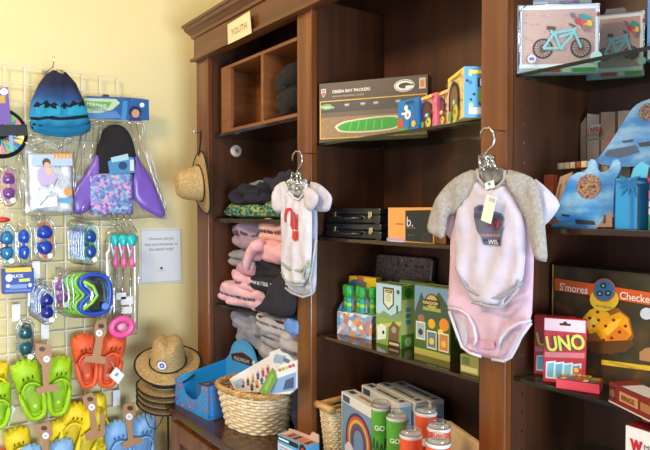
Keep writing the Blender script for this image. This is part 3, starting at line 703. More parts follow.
hanger('brown T shaped card hanger of the lime green clogs', [(35, 343), (51, 345), (52, 362), (49.5, 368), (48.5, 384.5), (57, 383.5), (58, 390), (37, 394.5), (36, 388), (43, 386), (42, 366), (36, 357)], (42, 349), .148, (46.5, 359))
clog('orange clog, left shoe of the hanging pair', 85, 360, 24, 54, .08, ORANGE, R(-6), -1, 'foot shaped clogs')
clog('orange clog, right shoe of the hanging pair with the white tag', 110, 359, 25, 54, .08, ORANGE, R(12), 1, 'foot shaped clogs')
hanger('brown T shaped card hanger of the orange clogs', [(96, 321), (106, 318), (106.5, 333), (103, 338), (100.5, 356), (106, 357), (105, 364), (84, 361.5), (85, 355.5), (92, 356), (96, 337), (94, 330)], (101, 326), .142, (99, 333))
P, t = wthing('price_tag', 'white diamond shaped price tag hanging from the orange clog', 'tag', 117, 375, .152)
MB().prism(P.trace([(109, 376), (116, 367), (124.5, 375), (118, 384)]), -.0015, 0, mat((240, 242, 246), 'paper')).build('card', t)
c = Canvas(P, -.0022); c.px([(114, 375), (117, 372), (119, 374), (116, 377)], (150, 160, 180)); c.build('print', t)
MB().tube([(P.loc(115, 369)[0], -.001, P.loc(115, 369)[1]), (P.loc(112, 364)[0], .01, P.loc(112, 362)[1])], .0008, mat((230, 230, 230), 'plastic'), 5).build('tag_string', t)
clog('lime green clog at the left edge, cut by the frame', -2, 404, 26, 46, .085, GREEN, R(2), 1, 'foot shaped clogs')
clog('yellow clog at the left edge above the cut green clog', -3, 382, 22, 40, .05, YEL, R(4), 1, 'foot shaped clogs')
P, t = wthing('price_tag', 'white paper price tag hanging from the green clog at the left edge', 'tag', 11, 410, .10)
MB().prism(P.trace([(11, 404), (15.5, 409), (10, 420), (6, 417)]), -.0015, 0, mat((236, 240, 244), 'paper')).build('card', t)
clog('yellow clog, tilted left shoe of the pair below the orange clogs', 72, 428, 26, 52, .07, YEL, R(16), -1, 'foot shaped clogs')
clog('yellow clog, front tilted shoe of the pair below the orange clogs', 88, 436, 22, 60, .10, YEL, R(20), 1, 'foot shaped clogs')
clog('yellow clog, right shoe standing up behind the yellow pair', 99, 421, 16, 56, .05, YEL, R(-3), 1, 'foot shaped clogs')
hanger('brown card hanger leaning on the yellow clogs', [(82, 397), (91, 392), (97, 398), (97, 404), (95, 410), (97.5, 430), (100, 431), (100, 413), (104, 412), (105, 433), (103, 437), (86, 441), (85, 433), (91, 431), (89, 411), (84, 405)], (90, 399), .155, (91.5, 407))
clog('sky blue clog, left shoe of the pair in the bottom row', 118, 446, 25, 54, .08, SKY, R(-8), -1, 'foot shaped clogs')
clog('sky blue clog, right shoe of the pair in the bottom row', 142, 442, 24, 56, .08, SKY, R(6), 1, 'foot shaped clogs')
hanger('brown T shaped card hanger of the sky blue clogs', [(124, 404), (135, 402), (135.5, 414), (132, 421), (133, 438), (141, 437), (142.5, 442), (124, 449), (122, 443), (128, 440), (126, 420), (122, 413)], (130, 408), .142, (129, 416.5))
clog('yellow clog at the bottom left corner behind the blue pair', 20, 452, 26, 54, .05, YEL, R(-10), -1, 'foot shaped clogs')
clog('yellow clog between the green pair and the blue shoes at the bottom', 59, 442, 22, 50, .05, YEL, R(8), 1, 'foot shaped clogs')
clog('sky blue clog at the bottom left, partly cut by the frame', 33, 470, 24, 54, .10, SKY, R(-8), -1, 'foot shaped clogs')
clog('sky blue clog at the bottom beside the brown hanger, cut by the frame', 60, 466, 24, 56, .10, SKY, R(5), 1, 'foot shaped clogs')
hanger('brown card hanger of the cut blue clogs at the bottom left', [(34, 426), (50, 421), (53, 434), (49, 440), (48, 452), (42, 452), (43, 440), (37, 434)], (44, 428), .155, (45.5, 435.5))
P, t = wthing('toy_pack', 'small red item in the bottom left corner below the wire grid', 'packaged toy', 1, 452, .05)
MB().puff(smooth_loop(P.trace([(-8, 447), (6, 448), (9, 453), (6, 470), (-8, 470)]), 1), mat((206, 96, 66), 'plastic'), .02, .02, .012).build('toy', t, smooth=True)
# ================================================================== hats
BLKCORD = mat((28, 26, 26), 'cloth')
def make_hat(name, label, loc, rot, pitch, group=None, Rb=.137, badge=True, cord=None, tilt=0., tall=1.0):
    t = thing(name, label, 'hat', loc, rot, group, tilt, pitch); k = Rb/.137
    def pinch(p):
        z = p.z
        if z > .05*k:
            w_ = min(1, (z/k-.05)/.06); z -= .017*k*w_*math.exp(-(p.x/(.020*k))**2)
            if p.y < 0: p = Vector((p.x*(1-.25*w_*min(1, -p.y/(.05*k))), p.y, z))
        r = math.hypot(p.x, p.y)/k
        if r > .085: z += .012*k*((r-.085)/.052)**2*(abs(p.x)/k/r)**2*1.3
        return Vector((p.x, p.y, z))
    prof = [(.0, .122), (.03, .122), (.050, .116), (.060, .100), (.066, .07), (.070, .04), (.073, .012), (.078, .003), (.09, -.001), (.105, -.004), (.12, -.007), (.137, -.009), (.137, -.012), (.11, -.0085), (.082, -.002), (.068, .01), (.062, .08), (.045, .108), (0, .112)]
    prof = [(r*k, z*k*(tall if z > .02 else 1)) for r, z in prof]
    cr_ = [q for q in prof[:7]]+[(prof[7])]
    MB().lathe(prof[:8], STRAW, 40, sy=1.12, fn=pinch).lathe(prof[14:], STRAW, 40, sy=1.12, fn=pinch).build('crown', t, smooth=True)
    MB().lathe(prof[7:15], STRAW, 48, sy=1.06, fn=pinch).build('brim', t, smooth=True)
    MB().tube([pinch(Vector((.137*k*math.cos(a*math.pi/24), .137*k*1.06*math.sin(a*math.pi/24), -.0105*k))) for a in range(48)], .0042*k, BLKCORD, 7, closed=True).build('edge_trim', t, smooth=True)
    MB().tube([(.0765*k*math.cos(a*math.pi/20), .0765*k*1.12*math.sin(a*math.pi/20), .010*k) for a in range(40)], .0032*k, BLKCORD, 7, closed=True).build('hat_cord', t, smooth=True)
    if badge:
        b = MB(); fb = lambda rr, yy, m: b.lathe([(0, .0), (rr, 0), (rr, .002)], m, 20, fn=lambda p: Vector((-.018*k+p.x, -.0795*k-yy-p.z*0+(.0), .044*k+p.y)) if False else Vector((-.024*k+p.x*.95, -.0775*k-yy+p.x*-.28+p.y*.12, .046*k+p.y)))
        fb(.0205*k, .001, mat((64, 74, 120), 'paper')); fb(.0185*k, .002, mat((226, 230, 236), 'paper')); fb(.011*k, .003, mat((60, 90, 170), 'paper')); fb(.004*k, .004, mat((226, 230, 236), 'paper'))
        b.build('round_badge', t)
    if cord: MB().tube(cord, .0022, BLKCORD, 6).build('chin_cord', t, smooth=True)
    return t
hc = at(168, 364, Y=1.005); hx, hy = hc.x, hc.y
zs = [at(168, py, Y=1.005).z for py in (363, 383.5, 389, 394.5, 400)]
make_hat('straw_hat', 'pale straw hat with pinched crown and round badge on top of the hat stack', (hx, hy, zs[0]), R(68), R(22), 'stack of straw hats', .140, tall=1.0)
names = ['second straw hat down the stack, directly below the badged one', 'third straw hat down the stack, only its brim edge visible', 'fourth straw hat down the stack, next to lowest', 'lowest straw hat of the stack, with black chin cords hanging down']
for k in range(4):
    cords = None
    if k == 3: cords = [(-.09, -.085, -.006), (-.092, -.088, -.03), (-.075, -.09, -.075), (-.05, -.09, -.09), (-.03, -.092, -.06), (-.01, -.10, -.01)]
    make_hat('straw_hat', names[k], (hx-.006, hy, zs[k+1]), R(68), R(6), 'stack of straw hats', .130, badge=False, cord=cords)
# wire stand under the stack
st = thing('hat_stand', 'thin black wire stand under the stack of straw hats', 'stand', (hx, hy, 0))
b = MB(); b.tube([(-.006, 0, .005), (-.006, 0, zs[4]+.095)], .0035, BLKCORD, 7); b.tube([(.008, -.004, .005), (.008, -.004, zs[4]+.095)], .0035, BLKCORD, 7); b.build('upright', st)
MB().tube([(.11*math.cos(a*math.pi/14), .11*math.sin(a*math.pi/14), .005) for a in range(28)], .005, BLKCORD, 7, closed=True).tube([(-.11, 0, .005), (.11, 0, .005)], .004, BLKCORD, 6).build('base_ring', st)
MB().lathe([(0, zs[4]+.098), (.03, zs[4]+.096), (.03, zs[4]+.093), (0, zs[4]+.093)], BLKCORD, 16).build('top_plate', st)
# hat hung on the left post
hp = at(201.5, 183, Y=1.115)
t = make_hat('straw_hat', 'tan straw hat hung sideways by its cord on the left post of the cabinet', hp, R(-9), R(96), None, .126, badge=False, cord=[(-.0, .115, .0), (-.006, .16, -.012), (.0, .225, -.022), (.012, .20, -.020), (.010, .12, .0)])
pg = at(201.5, 133, Y=YF)
MB().tube([(pg.x, YF, pg.z), (pg.x, YF-.035, pg.z), (pg.x, YF-.04, pg.z+.012)], .003, STEEL, 8).build('peg', unit, smooth=True, label='small steel peg')

# ================================================================== baskets
def basket(name, label, loc, rot, hx_, hy_, h, flare, exp, rows, stakes, wm=WICKER, rimr=.010, handles=False):
    t = thing(name, label, 'basket', loc, rot)
    def sup(a, z):
        k = 1-flare*(1-z/h); c, s_ = math.cos(a), math.sin(a)
        return Vector((hx_*k*math.copysign(abs(c)**(2/exp), c), hy_*k*math.copysign(abs(s_)**(2/exp), s_), z))
    def off(a, z, o): p = sup(a, z); n = Vector((p.x/hx_**2, p.y/hy_**2, 0)).normalized(); return p+n*o
    b = MB(); N = stakes*4
    for k in range(rows):
        z = h*(k+.5)/rows; s_ = 1 if k % 2 else -1
        b.tube([off(2*math.pi*j/N, z, .0035*s_*math.cos(stakes*math.pi*j/N*1.0)) for j in range(N)], h/rows*.50, wm, 5, closed=True)
    for k in range(stakes):
        a = 2*math.pi*(k)/stakes; b.tube([off(a, z_, .0) for z_ in (0, h*.33, h*.66, h)], .0028, wm, 5)
    b.build('woven_side', t, smooth=True)
    MB().add([sup(2*math.pi*j/N, .004) for j in range(N)], [tuple(range(N))], wm).build('woven_base', t)
    rb = MB()
    for ph in (0, 2.09, 4.19):
        M_ = 120; rb.tube([off(2*math.pi*j/M_, h+rimr*.6*math.sin(14*2*math.pi*j/M_+ph), rimr*.6*math.cos(14*2*math.pi*j/M_+ph)) for j in range(M_)], rimr*.62, RIMW, 6, closed=True)
    rb.build('braided_rim', t, smooth=True)
    if handles:
        for s_ in (-1, 1):
            MB().tube([(s_*hx_*.99, -hy_*.9, h+.01), (s_*hx_*1.0, 0, h+.014), (s_*hx_*.99, hy_*.9, h+.01)], .014, RIMW, 9).build('roll_handle', t, smooth=True)
    return t
bp_ = at(258.5, 426, Z=CT); bc = (-1.985, 1.135)
BH = .150
bk = basket('wicker_basket', 'oval pale wicker basket full of picture cards on the counter of the left bay', (bc[0], bc[1], CT), R(12), .162, .118, BH, .24, 2.4, 13, 30)
# dark gap of the hand hole under the rim
b = MB(); b.tube([(.085, -.098, BH-.022), (.105, -.086, BH-.020), (.122, -.072, BH-.020)], .006, mat((92, 78, 62), 'cloth'), 7); b.build('hand_hole', bk, smooth=True)
# cards standing in the basket
def flat_card(name, label, cat, pts, Y, rot, th, c, group=None, lean=0., kind='card'):
    p0 = at(pts[0][0], pts[0][1], Y=Y); P = Plane(p0, rot); t = thing(name, label, cat, p0, rot, group)
    MB().prism(P.trace(pts), 0, th, mat(c, kind)).build('card', t)
    return P, t
P, t = flat_card('picture_book', 'white activity card with rows of small painted figures in the wicker basket', 'card', [(236, 392), (229, 379), (276, 352), (284, 362), (283, 392)], 1.09, R(24), .004, (236, 232, 234))
c = Canvas(P, -.0008)
for k, (x, y) in enumerate([(243, 383), (248, 381), (253, 378), (258, 375), (263, 372), (268, 369), (252, 386), (257, 383), (262, 380), (267, 377)]):
    c.px(ell(x, y, 1.6, 2.6, 10), [(200, 60, 60), (70, 120, 60), (220, 160, 60), (60, 90, 170), (190, 70, 110)][k % 5]); c.px(ell(x, y-3.2, 1.3, 1.4, 10), (226, 180, 150)); c.px(ell(x+.2, y+3.2, 1.6, 1.4, 8), [(60, 60, 110), (190, 60, 60), (90, 140, 70)][k % 3])
c.px([(234, 382), (241, 378), (244, 384), (237, 388)], (170, 206, 230)); c.build('figure_print', t)
P, t = flat_card('picture_book', 'green strip shaped card standing slanted in the wicker basket', 'card', [(262, 394), (259, 391), (272, 368), (275, 371), (277, 380), (268, 394)], 1.055, R(24), .003, (112, 150, 62))
c = Canvas(P, -.0008); c.px([(264, 389), (272, 373), (274, 375), (267, 391)], (142, 180, 80)); c.build('leaf_print', t)
P, t = flat_card('picture_book', 'blue and white activity card with bright toy blocks on its top edge in the basket', 'card', [(268, 394), (276, 374), (280, 366), (297, 360), (297, 388), (290, 394)], 1.075, R(10), .004, (222, 228, 238))
c = Canvas(P, -.0008); c.px([(270, 394), (276, 379), (296, 372), (296, 390)], (130, 168, 216)); c.px([(283, 390), (286, 380), (294, 377), (294, 388)], (66, 86, 130))
for k in range(5): c.px(ell(280+k*3.4, 370-k*1.2, 1.7, 1.7, 10), [(220, 120, 60), (120, 190, 90), (230, 190, 60), (200, 60, 80), (220, 80, 60)][k])
c.build('block_print', t)
P, t = flat_card('picture_book', 'pale card tilted at the back of the wicker basket', 'card', [(262, 386), (270, 352), (281, 348), (296, 362), (296, 384)], 1.15, R(10), .004, (226, 228, 232))
c = Canvas(P, -.0008); c.px([(272, 362), (276, 354), (286, 356), (282, 364)], (150, 180, 214)); c.px([(284, 357), (290, 360), (289, 364), (283, 361)], (90, 120, 160)); c.build('figure_print', t)

# ================================================================== folded clothes in the left bay
def garment(name, label, px0, px1, pyt, pyb, Y, d, c, layers=2, lump=.010, seed=0, group='folded clothes in the left bay', kind='cloth', prints=None, z=None, m=None, cat='shirt', rot=0.):
    P = Plane(at(px0, pyb, Y=Y), rot); w, _ = P.loc(px1, pyb); h = P.loc((px0+px1)/2, pyt)[1]
    z0 = P.p0.z if z is None else z
    if z is not None: h += P.p0.z-z
    ctr = P.p0+P.ax*(w/2)-P.n*(d/2); w *= 1.10
    t = thing(name, label, cat, (ctr.x, ctr.y, z0), rot, group); M = m or mat(c, kind)
    def surf(u, a):          # u 0..1 bottom to top, a angle round
        uu = 2*u-1; s_ = (1-abs(uu)**3.2)**(1/3.2)
        g_ = 1-.075*(1-abs(math.sin(math.pi*layers*u)))**2 if layers > 1 else 1
        c_, sn = math.cos(a), math.sin(a); e = 2/3.4
        p = Vector((w/2*s_*g_*math.copysign(abs(c_)**e, c_), d/2*s_*g_*math.copysign(abs(sn)**e, sn), h*u))
        n = noise.noise(Vector((p.x*13+seed*7.3, p.y*13, p.z*16+seed))); n2 = noise.noise(Vector((p.x*34+seed, p.y*34+4, p.z*30)))
        n3 = noise.noise(Vector((p.x*22+9, p.z*40, seed*2.1)))
        p += Vector((c_*.8, sn*1.1, 1.3*(u-.15)))*(n*1.5+n2*.6+n3*.5)*lump; p.x += w*.035*noise.noise(Vector((round(u*layers), seed*1.7, 0))); p.z = max(p.z, .0); return p
    vs, fs = [], []; NU, NA = 20, 60
    for i in range(NU+1):
        for j in range(NA): vs.append(surf(min(.999, max(.001, i/NU)), 2*math.pi*j/NA))
    for i in range(NU):
        for j in range(NA): fs.append((i*NA+j, i*NA+(j+1) % NA, (i+1)*NA+(j+1) % NA, (i+1)*NA+j))
    fs += [tuple(range(NA-1, -1, -1)), tuple(NU*NA+j for j in range(NA))]
    MB().add(vs, fs, M).build('folded_cloth', t, smooth=True)
    if prints:
        b = MB(); random.seed(seed); u0, col, hh, a0, a1 = prints
        a = R(a0)
        while a < R(a1):
            da = R(random.uniform(2.2, 5)); q = [surf(u0, a), surf(u0, a+da), surf(u0+hh, a+da), surf(u0+hh, a)]
            b.add([v+Vector((0, -.0022, .0005)) for v in q], [(0, 1, 2, 3)], mat(col, 'print')); a += da+R(1.6)
        b.build('lettering', t)
    return t
def sleeve(parent, P, pts, r, m, front=0., name='sleeve'):
    MB().tube([(lambda q: (q[0], -front, q[1]))(P.loc(x, y, front)) for x, y in pts], r, m, 12).build(name, parent, smooth=True)
camo = ramp_mat('tropical_print_cloth', [(.3, (16, 44, 52)), (.43, (36, 104, 84)), (.49, (176, 176, 96)), (.55, (50, 126, 104)), (.66, (26, 60, 92)), (.8, (176, 196, 150))], (34, 34, 40), 'noise', rough=.9, detail=2)
LAV, PEACH, PINK, GREY, NAVY, LGREY, OLIVE = (166, 142, 160), (222, 172, 158), (226, 172, 182), (146, 142, 150), (30, 30, 44), (156, 158, 170), (112, 104, 92)
garment('folded_shirt', 'green and yellow tropical print shirt folded flat on the upper left shelf', 217, 276, 203, 217.5, 1.19, .20, LAV, 3, .010, 1, m=camo, z=Z1b)
garment('folded_shirt', 'second tropical print shirt, at the right end of the upper left shelf', 266, 296, 205, 219, 1.2, .2, LAV, 2, .008, 2, m=camo, z=Z1b)
garment('folded_shirt', 'navy shirt crumpled on the tropical print shirt on the upper left shelf', 228, 267, 184, 206, 1.20, .17, (34, 32, 48), 2, .022, 3)
garment('folded_shirt', 'dark navy shirt bunched highest on the upper left shelf', 262, 294, 173, 204, 1.22, .17, (44, 40, 58), 1, .024, 4)
garment('folded_shirt', 'mint green shirt peeking out behind the navy shirts', 245, 264, 181, 196, 1.34, .08, (150, 172, 156), 1, .008, 5)
# hoodies on the middle pile
garment('folded_hoodie', 'lavender grey hoodie with dark lettering at the top left of the middle pile', 228, 266, 221, 251, 1.22, .18, LAV, 2, .016, 6, prints=(.55, (70, 66, 100), .10, 235, 300), cat='hoodie')
garment('folded_hoodie', 'peach hoodie with dark lettering at the top right of the middle pile', 252, 288, 220, 243, 1.20, .16, PEACH, 2, .014, 7, prints=(.45, (80, 66, 90), .12, 240, 300), cat='hoodie')
P = Plane(at(246, 262, Y=1.16), 0)
t = garment('folded_hoodie', 'pink hoodie rolled up with one sleeve hanging down in the middle pile', 247, 287, 240, 262, 1.18, .14, PINK, 1, .014, 8, cat='hoodie')
P = Plane(t.location, 0)
sleeve(t, P, [(262, 245), (256, 246), (251, 252), (247, 262), (246.5, 270)], [.022, .024, .021, .017, .014], mat(PINK, 'cloth'), .085)
garment('folded_hoodie', 'grey hoodie at the left of the middle pile under the lavender one', 224, 262, 250, 268, 1.20, .18, GREY, 2, .014, 9, prints=(.5, (90, 96, 116), .12, 235, 290), cat='hoodie')
garment('folded_shirt', 'mauve pink shirt squeezed between the grey hoodie and the pink pile', 233, 258, 264, 275, 1.20, .16, (196, 150, 168), 1, .008, 10)
garment('folded_hoodie', 'pink hoodie with lettering upper one at the lower left of the middle pile', 226, 263, 272, 290, 1.19, .18, (224, 176, 190), 2, .016, 11, prints=(.4, (120, 90, 120), .1, 235, 300), cat='hoodie')
t = garment('folded_hoodie', 'pale pink hoodie with dark lettering lowest at the left, on the glass shelf', 213, 262, 285, 304, 1.175, .2, (226, 182, 194), 2, .014, 12, prints=(.45, (90, 74, 110), .10, 240, 300), z=Z1c, cat='hoodie')
garment('folded_shirt', 'black shirt uppermost of the dark shirts in the middle pile', 251, 296, 258, 280, 1.20, .18, (34, 32, 42), 2, .014, 13)
garment('folded_shirt', 'navy shirt with white lettering in the dark part of the middle pile', 246, 297, 276, 292, 1.175, .18, (28, 30, 46), 2, .012, 14, prints=(.45, (176, 182, 196), .16, 235, 290))
garment('folded_shirt', 'plain black shirt under the lettered navy one in the middle pile', 250, 296, 289, 309, 1.18, .2, (30, 28, 38), 2, .012, 15, z=Z1c)
P = Plane(at(278, 300, Y=1.145), 0); t = thing('draped_shirt', 'black shirt hanging loose over the shelf edge behind the white bodysuits', 'shirt', P.p0, 0, 'folded clothes in the left bay')
MB().puff(smooth_loop(P.trace([(274, 278), (284, 274), (296, 276), (297, 312), (289, 317), (276, 315), (263, 312), (252, 310), (266, 300)]), 2), mat((32, 31, 42), 'cloth'), .024, .04, .014, .4, .010, 22).build('cloth', t, smooth=True)
# lower pile behind the blue box and the basket
garment('folded_shirt', 'olive grey shirt topmost in the lower pile under the glass shelf', 252, 290, 309, 322, 1.20, .2, OLIVE, 2, .010, 16)
garment('folded_shirt', 'pale blue grey shirt with a pointed corner at the left of the lower pile', 226, 258, 314, 330, 1.24, .17, LGREY, 1, .018, 17)
garment('folded_hoodie', 'light grey hoodie with lettering at the right of the lower pile', 252, 296, 317, 333, 1.17, .2, (172, 168, 170), 2, .014, 18, prints=(.5, (84, 90, 120), .12, 230, 310), cat='hoodie')
garment('folded_shirt', 'small bright blue cloth at the right end of the lower pile', 282, 298, 320, 333, 1.145, .06, (96, 140, 206), 1, .008, 19)
garment('folded_hoodie', 'grey hoodie second down at the right of the lower pile', 256, 296, 330, 347, 1.18, .2, (150, 150, 160), 2, .014, 20, prints=(.5, (90, 94, 116), .1, 230, 310), cat='hoodie')
garment('folded_hoodie', 'grey hoodie left of the arched box header in the lower pile', 234, 262, 326, 345, 1.25, .16, (142, 144, 156), 1, .016, 21, cat='hoodie')
garment('folded_hoodie', 'grey hoodie in the middle of the lower pile right of the box header', 258, 284, 343, 370, 1.20, .18, (162, 160, 168), 1, .018, 22, cat='hoodie')
garment('folded_hoodie', 'speckled grey hoodie at the right of the lower pile above the basket', 276, 297, 338, 368, 1.17, .18, (168, 162, 162), 2, .016, 23, prints=(.55, (110, 110, 124), .1, 235, 300), cat='hoodie')
garment('folded_hoodie', 'grey hoodie lowest of the lower pile, resting on the counter behind the basket', 236, 297, 366, 400, 1.26, .18, (140, 140, 152), 3, .014, 24, z=CT, cat='hoodie')
garment('folded_shirt', 'charcoal cloth beside the basket against the middle post', 290, 300, 385, 420, 1.165, .10, (44, 46, 62), 2, .008, 25, z=CT)

# dark plush in the right hand cubbyhole
pp = at(287, 111, Y=1.22); t = thing('plush_bundle', 'black furry bundle stuffed in the right cubbyhole of the crate', 'plush', (pp.x, pp.y, Z1a+.012))
fm = ramp_mat('black_fur', [(.3, (8, 8, 10)), (.7, (34, 32, 36))], (90, 90, 90), 'noise', rough=.9, bump=.8)
for k, (x, z, r) in enumerate(((.0, .055, .058), (-.02, .13, .05), (.02, .15, .05), (.03, .07, .05))):
    MB().lathe([(max(.0005, r*math.sin(math.pi*i/14)), z-r*math.cos(math.pi*i/14)) for i in range(15)], fm, 22, c=(x, .02, 0), fn=lambda p: p+Vector((1, 1, .6))*noise.noise(p*45)*.014).build(['body', 'head', 'ear', 'limb'][k], t, smooth=True)
# ================================================================== baby bodysuits on wire hangers
def cloth_part(P, t, name, pts, c, th, front, R_=.03, amp=.004, fr=16, seed=0., rnd=1, res=.011, kind='cloth', label=None):
    b = MB(); b.puff(smooth_loop(P.trace(pts, front), rnd), mat(c, kind), th, R_, res, .5, amp, fr, y=-front, seed=seed, zf=.4); o = b.build(name, t, smooth=True, label=label); return b, o
def strip(P, t, name, paths, c, r, front, flat=1.):
    b = MB()
    for pts in paths: b.tube([(lambda q: (q[0], -front, q[1]))(P.loc(x, y, front)) for x, y in pts], r, mat(c, 'cloth'), 8)
    return b.build(name, t, smooth=True)
def hanger_thing(label, P, hookpts, arms, clip):
    t = thing('wire_hanger', label, 'hanger', P.p0, 0, 'wire hangers with clear clips')
    b = MB(); b.tube([(lambda q: (q[0], -.012, q[1]))(P.loc(x, y)) for x, y in hookpts], .0028, STEEL, 8); b.build('hook', t, smooth=True)
    b = MB()
    for a in arms: b.tube([(lambda q: (q[0], -.004, q[1]))(P.loc(x, y)) for x, y in a], .0022, STEEL, 7)
    b.build('arms', t, smooth=True)
    b = MB()
    for a in clip: b.tube([(lambda q: (q[0], -.016, q[1]))(P.loc(x, y)) for x, y in a], .005, clear((226, 236, 236), .45, 'clear_clip_plastic', .05), 8)
    b.build('clear_clip', t, smooth=True); return t
# --- the pair on the right hand post
PR = Plane(at(490, 240, Y=1.132), R(3)); PFR = Plane(at(490, 240, Y=1.110), R(3))
t = thing('baby_bodysuit', 'pale pink baby bodysuit with white sleeves hanging behind the grey sleeved one', 'bodysuit', PR.p0, PR.rot)
PK = (204, 172, 188); PW = (198, 192, 204)
body, _ = cloth_part(PR, t, 'body', [(462, 180), (478, 174), (505, 174), (522, 182), (533, 215), (534, 250), (533, 290), (531.5, 321), (521, 335), (516, 346), (512, 356), (504, 360.5), (492, 359), (480, 356), (468, 353), (461, 347), (455, 330), (448, 310), (449, 280), (451, 243), (452, 215)], PK, .009, 0, .014, .010, 24, 2.)
cloth_part(PR, t, 'sleeve', [(455, 185), (444, 196), (437, 216), (444, 232), (452, 241), (458, 220)], (234, 206, 214), .012, .0, .02)
cloth_part(PR, t, 'sleeve', [(532, 176), (546, 187), (561, 203), (556, 213), (546, 225), (536, 230), (524, 214)], PW, .012, .006, .02, label='white sleeve')
strip(PR, t, 'leg_trim', [[(448.5, 308), (459, 309.5), (468, 315), (474, 327), (476, 340), (473, 346)], [(449, 311), (456, 331), (462, 347), (470, 353), (481, 356.5)]], PW, .0036, .018)
strip(PR, t, 'leg_trim', [[(531, 320.5), (519, 323), (508, 329), (501, 338), (498, 347)], [(531, 323), (521, 337), (516, 348), (511, 357), (504, 361), (492, 359.5)]], PW, .0036, .018)
b = MB(); b.drape(PR.trace([(474, 337), (486, 340), (499, 340), (499, 348), (486, 348), (474, 345)]), mat((200, 152, 168), 'cloth'), body.front, .004, .012); b.build('snap_flap', t, label='pink snap flap')
wl = MB(); wl.drape(smooth_loop(PR.trace([(452, 313), (462, 314), (469, 322), (472, 335), (470, 346), (463, 344), (457, 330)]), 1), mat((186, 178, 190), 'cloth'), body.front, .0015, .012); wl.build('leg_lining', t); wl = MB(); wl.drape(smooth_loop(PR.trace([(527, 326), (514, 330), (506, 338), (503, 348), (503, 357), (509, 353), (514, 344), (520, 334)]), 1), mat((192, 168, 180), 'cloth'), body.front, .0015, .012); wl.build('leg_lining', t)

t = thing('baby_bodysuit', 'white bodysuit with heather grey raglan sleeves and state shaped print on the right post', 'bodysuit', PFR.p0, PFR.rot)
GH = (158, 153, 148); WB = (194, 187, 202)
cloth_part(PFR, t, 'back_collar', [(476, 169), (482, 166.5), (490, 172), (499, 167), (505, 170), (503, 182), (490, 187), (478, 182)], (150, 146, 142), .004, -.008, .01, kind='knit')
body, bo = cloth_part(PFR, t, 'body', [(477, 178), (484, 186), (491, 188), (498, 187), (505, 179), (515, 200), (525.5, 219), (526, 250), (523, 282), (514, 292), (504, 299), (503.5, 307), (488, 306), (472, 303), (463, 284), (456, 269), (455, 240), (455.5, 213), (467, 196)], WB, .012, .0, .014, .011, 30, 5., res=.010)
cloth_part(PFR, t, 'sleeve', [(476, 168), (479.5, 181), (468, 198), (456.5, 214), (448, 214), (446, 226), (443.5, 240), (435, 236), (426, 231), (430, 213), (436, 198), (445, 186), (458, 175)], GH, .008, .006, .010, .010, 34, 3., kind='knit', label='heather grey short sleeve')
cloth_part(PFR, t, 'sleeve', [(505, 169), (503.5, 180), (515, 199), (526, 220), (529, 236), (534, 259), (541, 261.5), (548, 262), (546, 238), (544, 214), (540, 192), (535, 179), (520, 172)], GH, .008, .006, .010, .010, 34, 4., kind='knit', label='heather grey longer hanging sleeve')
strip(PFR, t, 'collar', [[(477, 169), (478, 178), (484, 185.5), (491, 188), (498, 186.5), (504, 180), (505, 170)]], GH, .0036, .014)
strip(PFR, t, 'leg_trim', [[(456, 267), (462, 280), (468, 289), (477, 294), (487, 297.5), (496, 298), (505, 295), (514, 290), (522.5, 282)]], (150, 150, 152), .0036, .012)
strip(PFR, t, 'leg_trim', [[(472, 302.5), (481, 304), (490, 306.5), (502, 307.5), (510, 299), (519, 288)]], (164, 164, 166), .0034, .012)
st_ = [(474, 208), (478, 205), (482, 204.5), (485, 209), (491, 210.5), (497, 212), (502, 214), (504, 218), (503, 223), (501, 226.5), (504.5, 224), (502.5, 232), (500.5, 240), (500, 245.5), (484, 245), (482.5, 237), (477, 229), (474, 220)]
b = MB(); b.drape(PFR.trace(st_, .016), mat((92, 92, 112), 'cloth'), body.front, .0045, .006)
for pts, c_ in (([(474, 213), (503, 216), (503, 220), (474, 218)], (70, 72, 96)), ([(481, 234), (502, 234), (501.5, 237), (482, 236.5)], (150, 110, 116)), ([(484, 239), (500.5, 239.5), (500.3, 242), (484, 241.5)], (56, 58, 84)), ([(478, 207), (482, 206), (484, 211), (478, 211)], (60, 66, 104))):
    b.drape(PFR.trace(pts, .016), mat(c_, 'cloth'), body.front, .0056, .006)
b.build('state_print', bo)
qa = PFR.loc(495.5, 224, .018); text('59', bo, qa[0], body.front(*qa)-.0095, qa[1], width=.026, m=mat((150, 44, 54), 'print'), bold=.03, height=.021, name='numerals')
qa = PFR.loc(492, 242, .018); text('WIS', bo, qa[0], body.front(*qa)-.0095, qa[1], width=.026, m=mat((206, 200, 206), 'print'), bold=.02)
tg = thing('hang_tag', 'cream paper hang tag on the grey sleeved bodysuit', 'tag', PFR.p0, R(3))
MB().prism(PFR.trace([(487, 194), (497, 197.5), (491, 224), (481, 220)], .034), -.035, -.034, mat((232, 222, 196), 'paper')).build('card', tg)
c = Canvas(PFR, -.0355, .034); c.px([(490, 197), (496, 199), (495, 203), (489, 201)], (170, 172, 196)); c.build('print', tg)
MB().tube([(lambda q: (q[0], -.034, q[1]))(PFR.loc(x, y, .034)) for x, y in ((492, 196), (492, 188))], .0008, mat((190, 180, 150), 'cloth'), 5).build('string', tg)
c = Canvas(PFR, -.018, .017); c.px([(485, 183), (494, 180), (495, 187), (486, 189.5)], (238, 242, 240)); c.px(ell(489.5, 184, 1.8, 1.8, 10), (70, 150, 110)); c.build('neck_label', t)
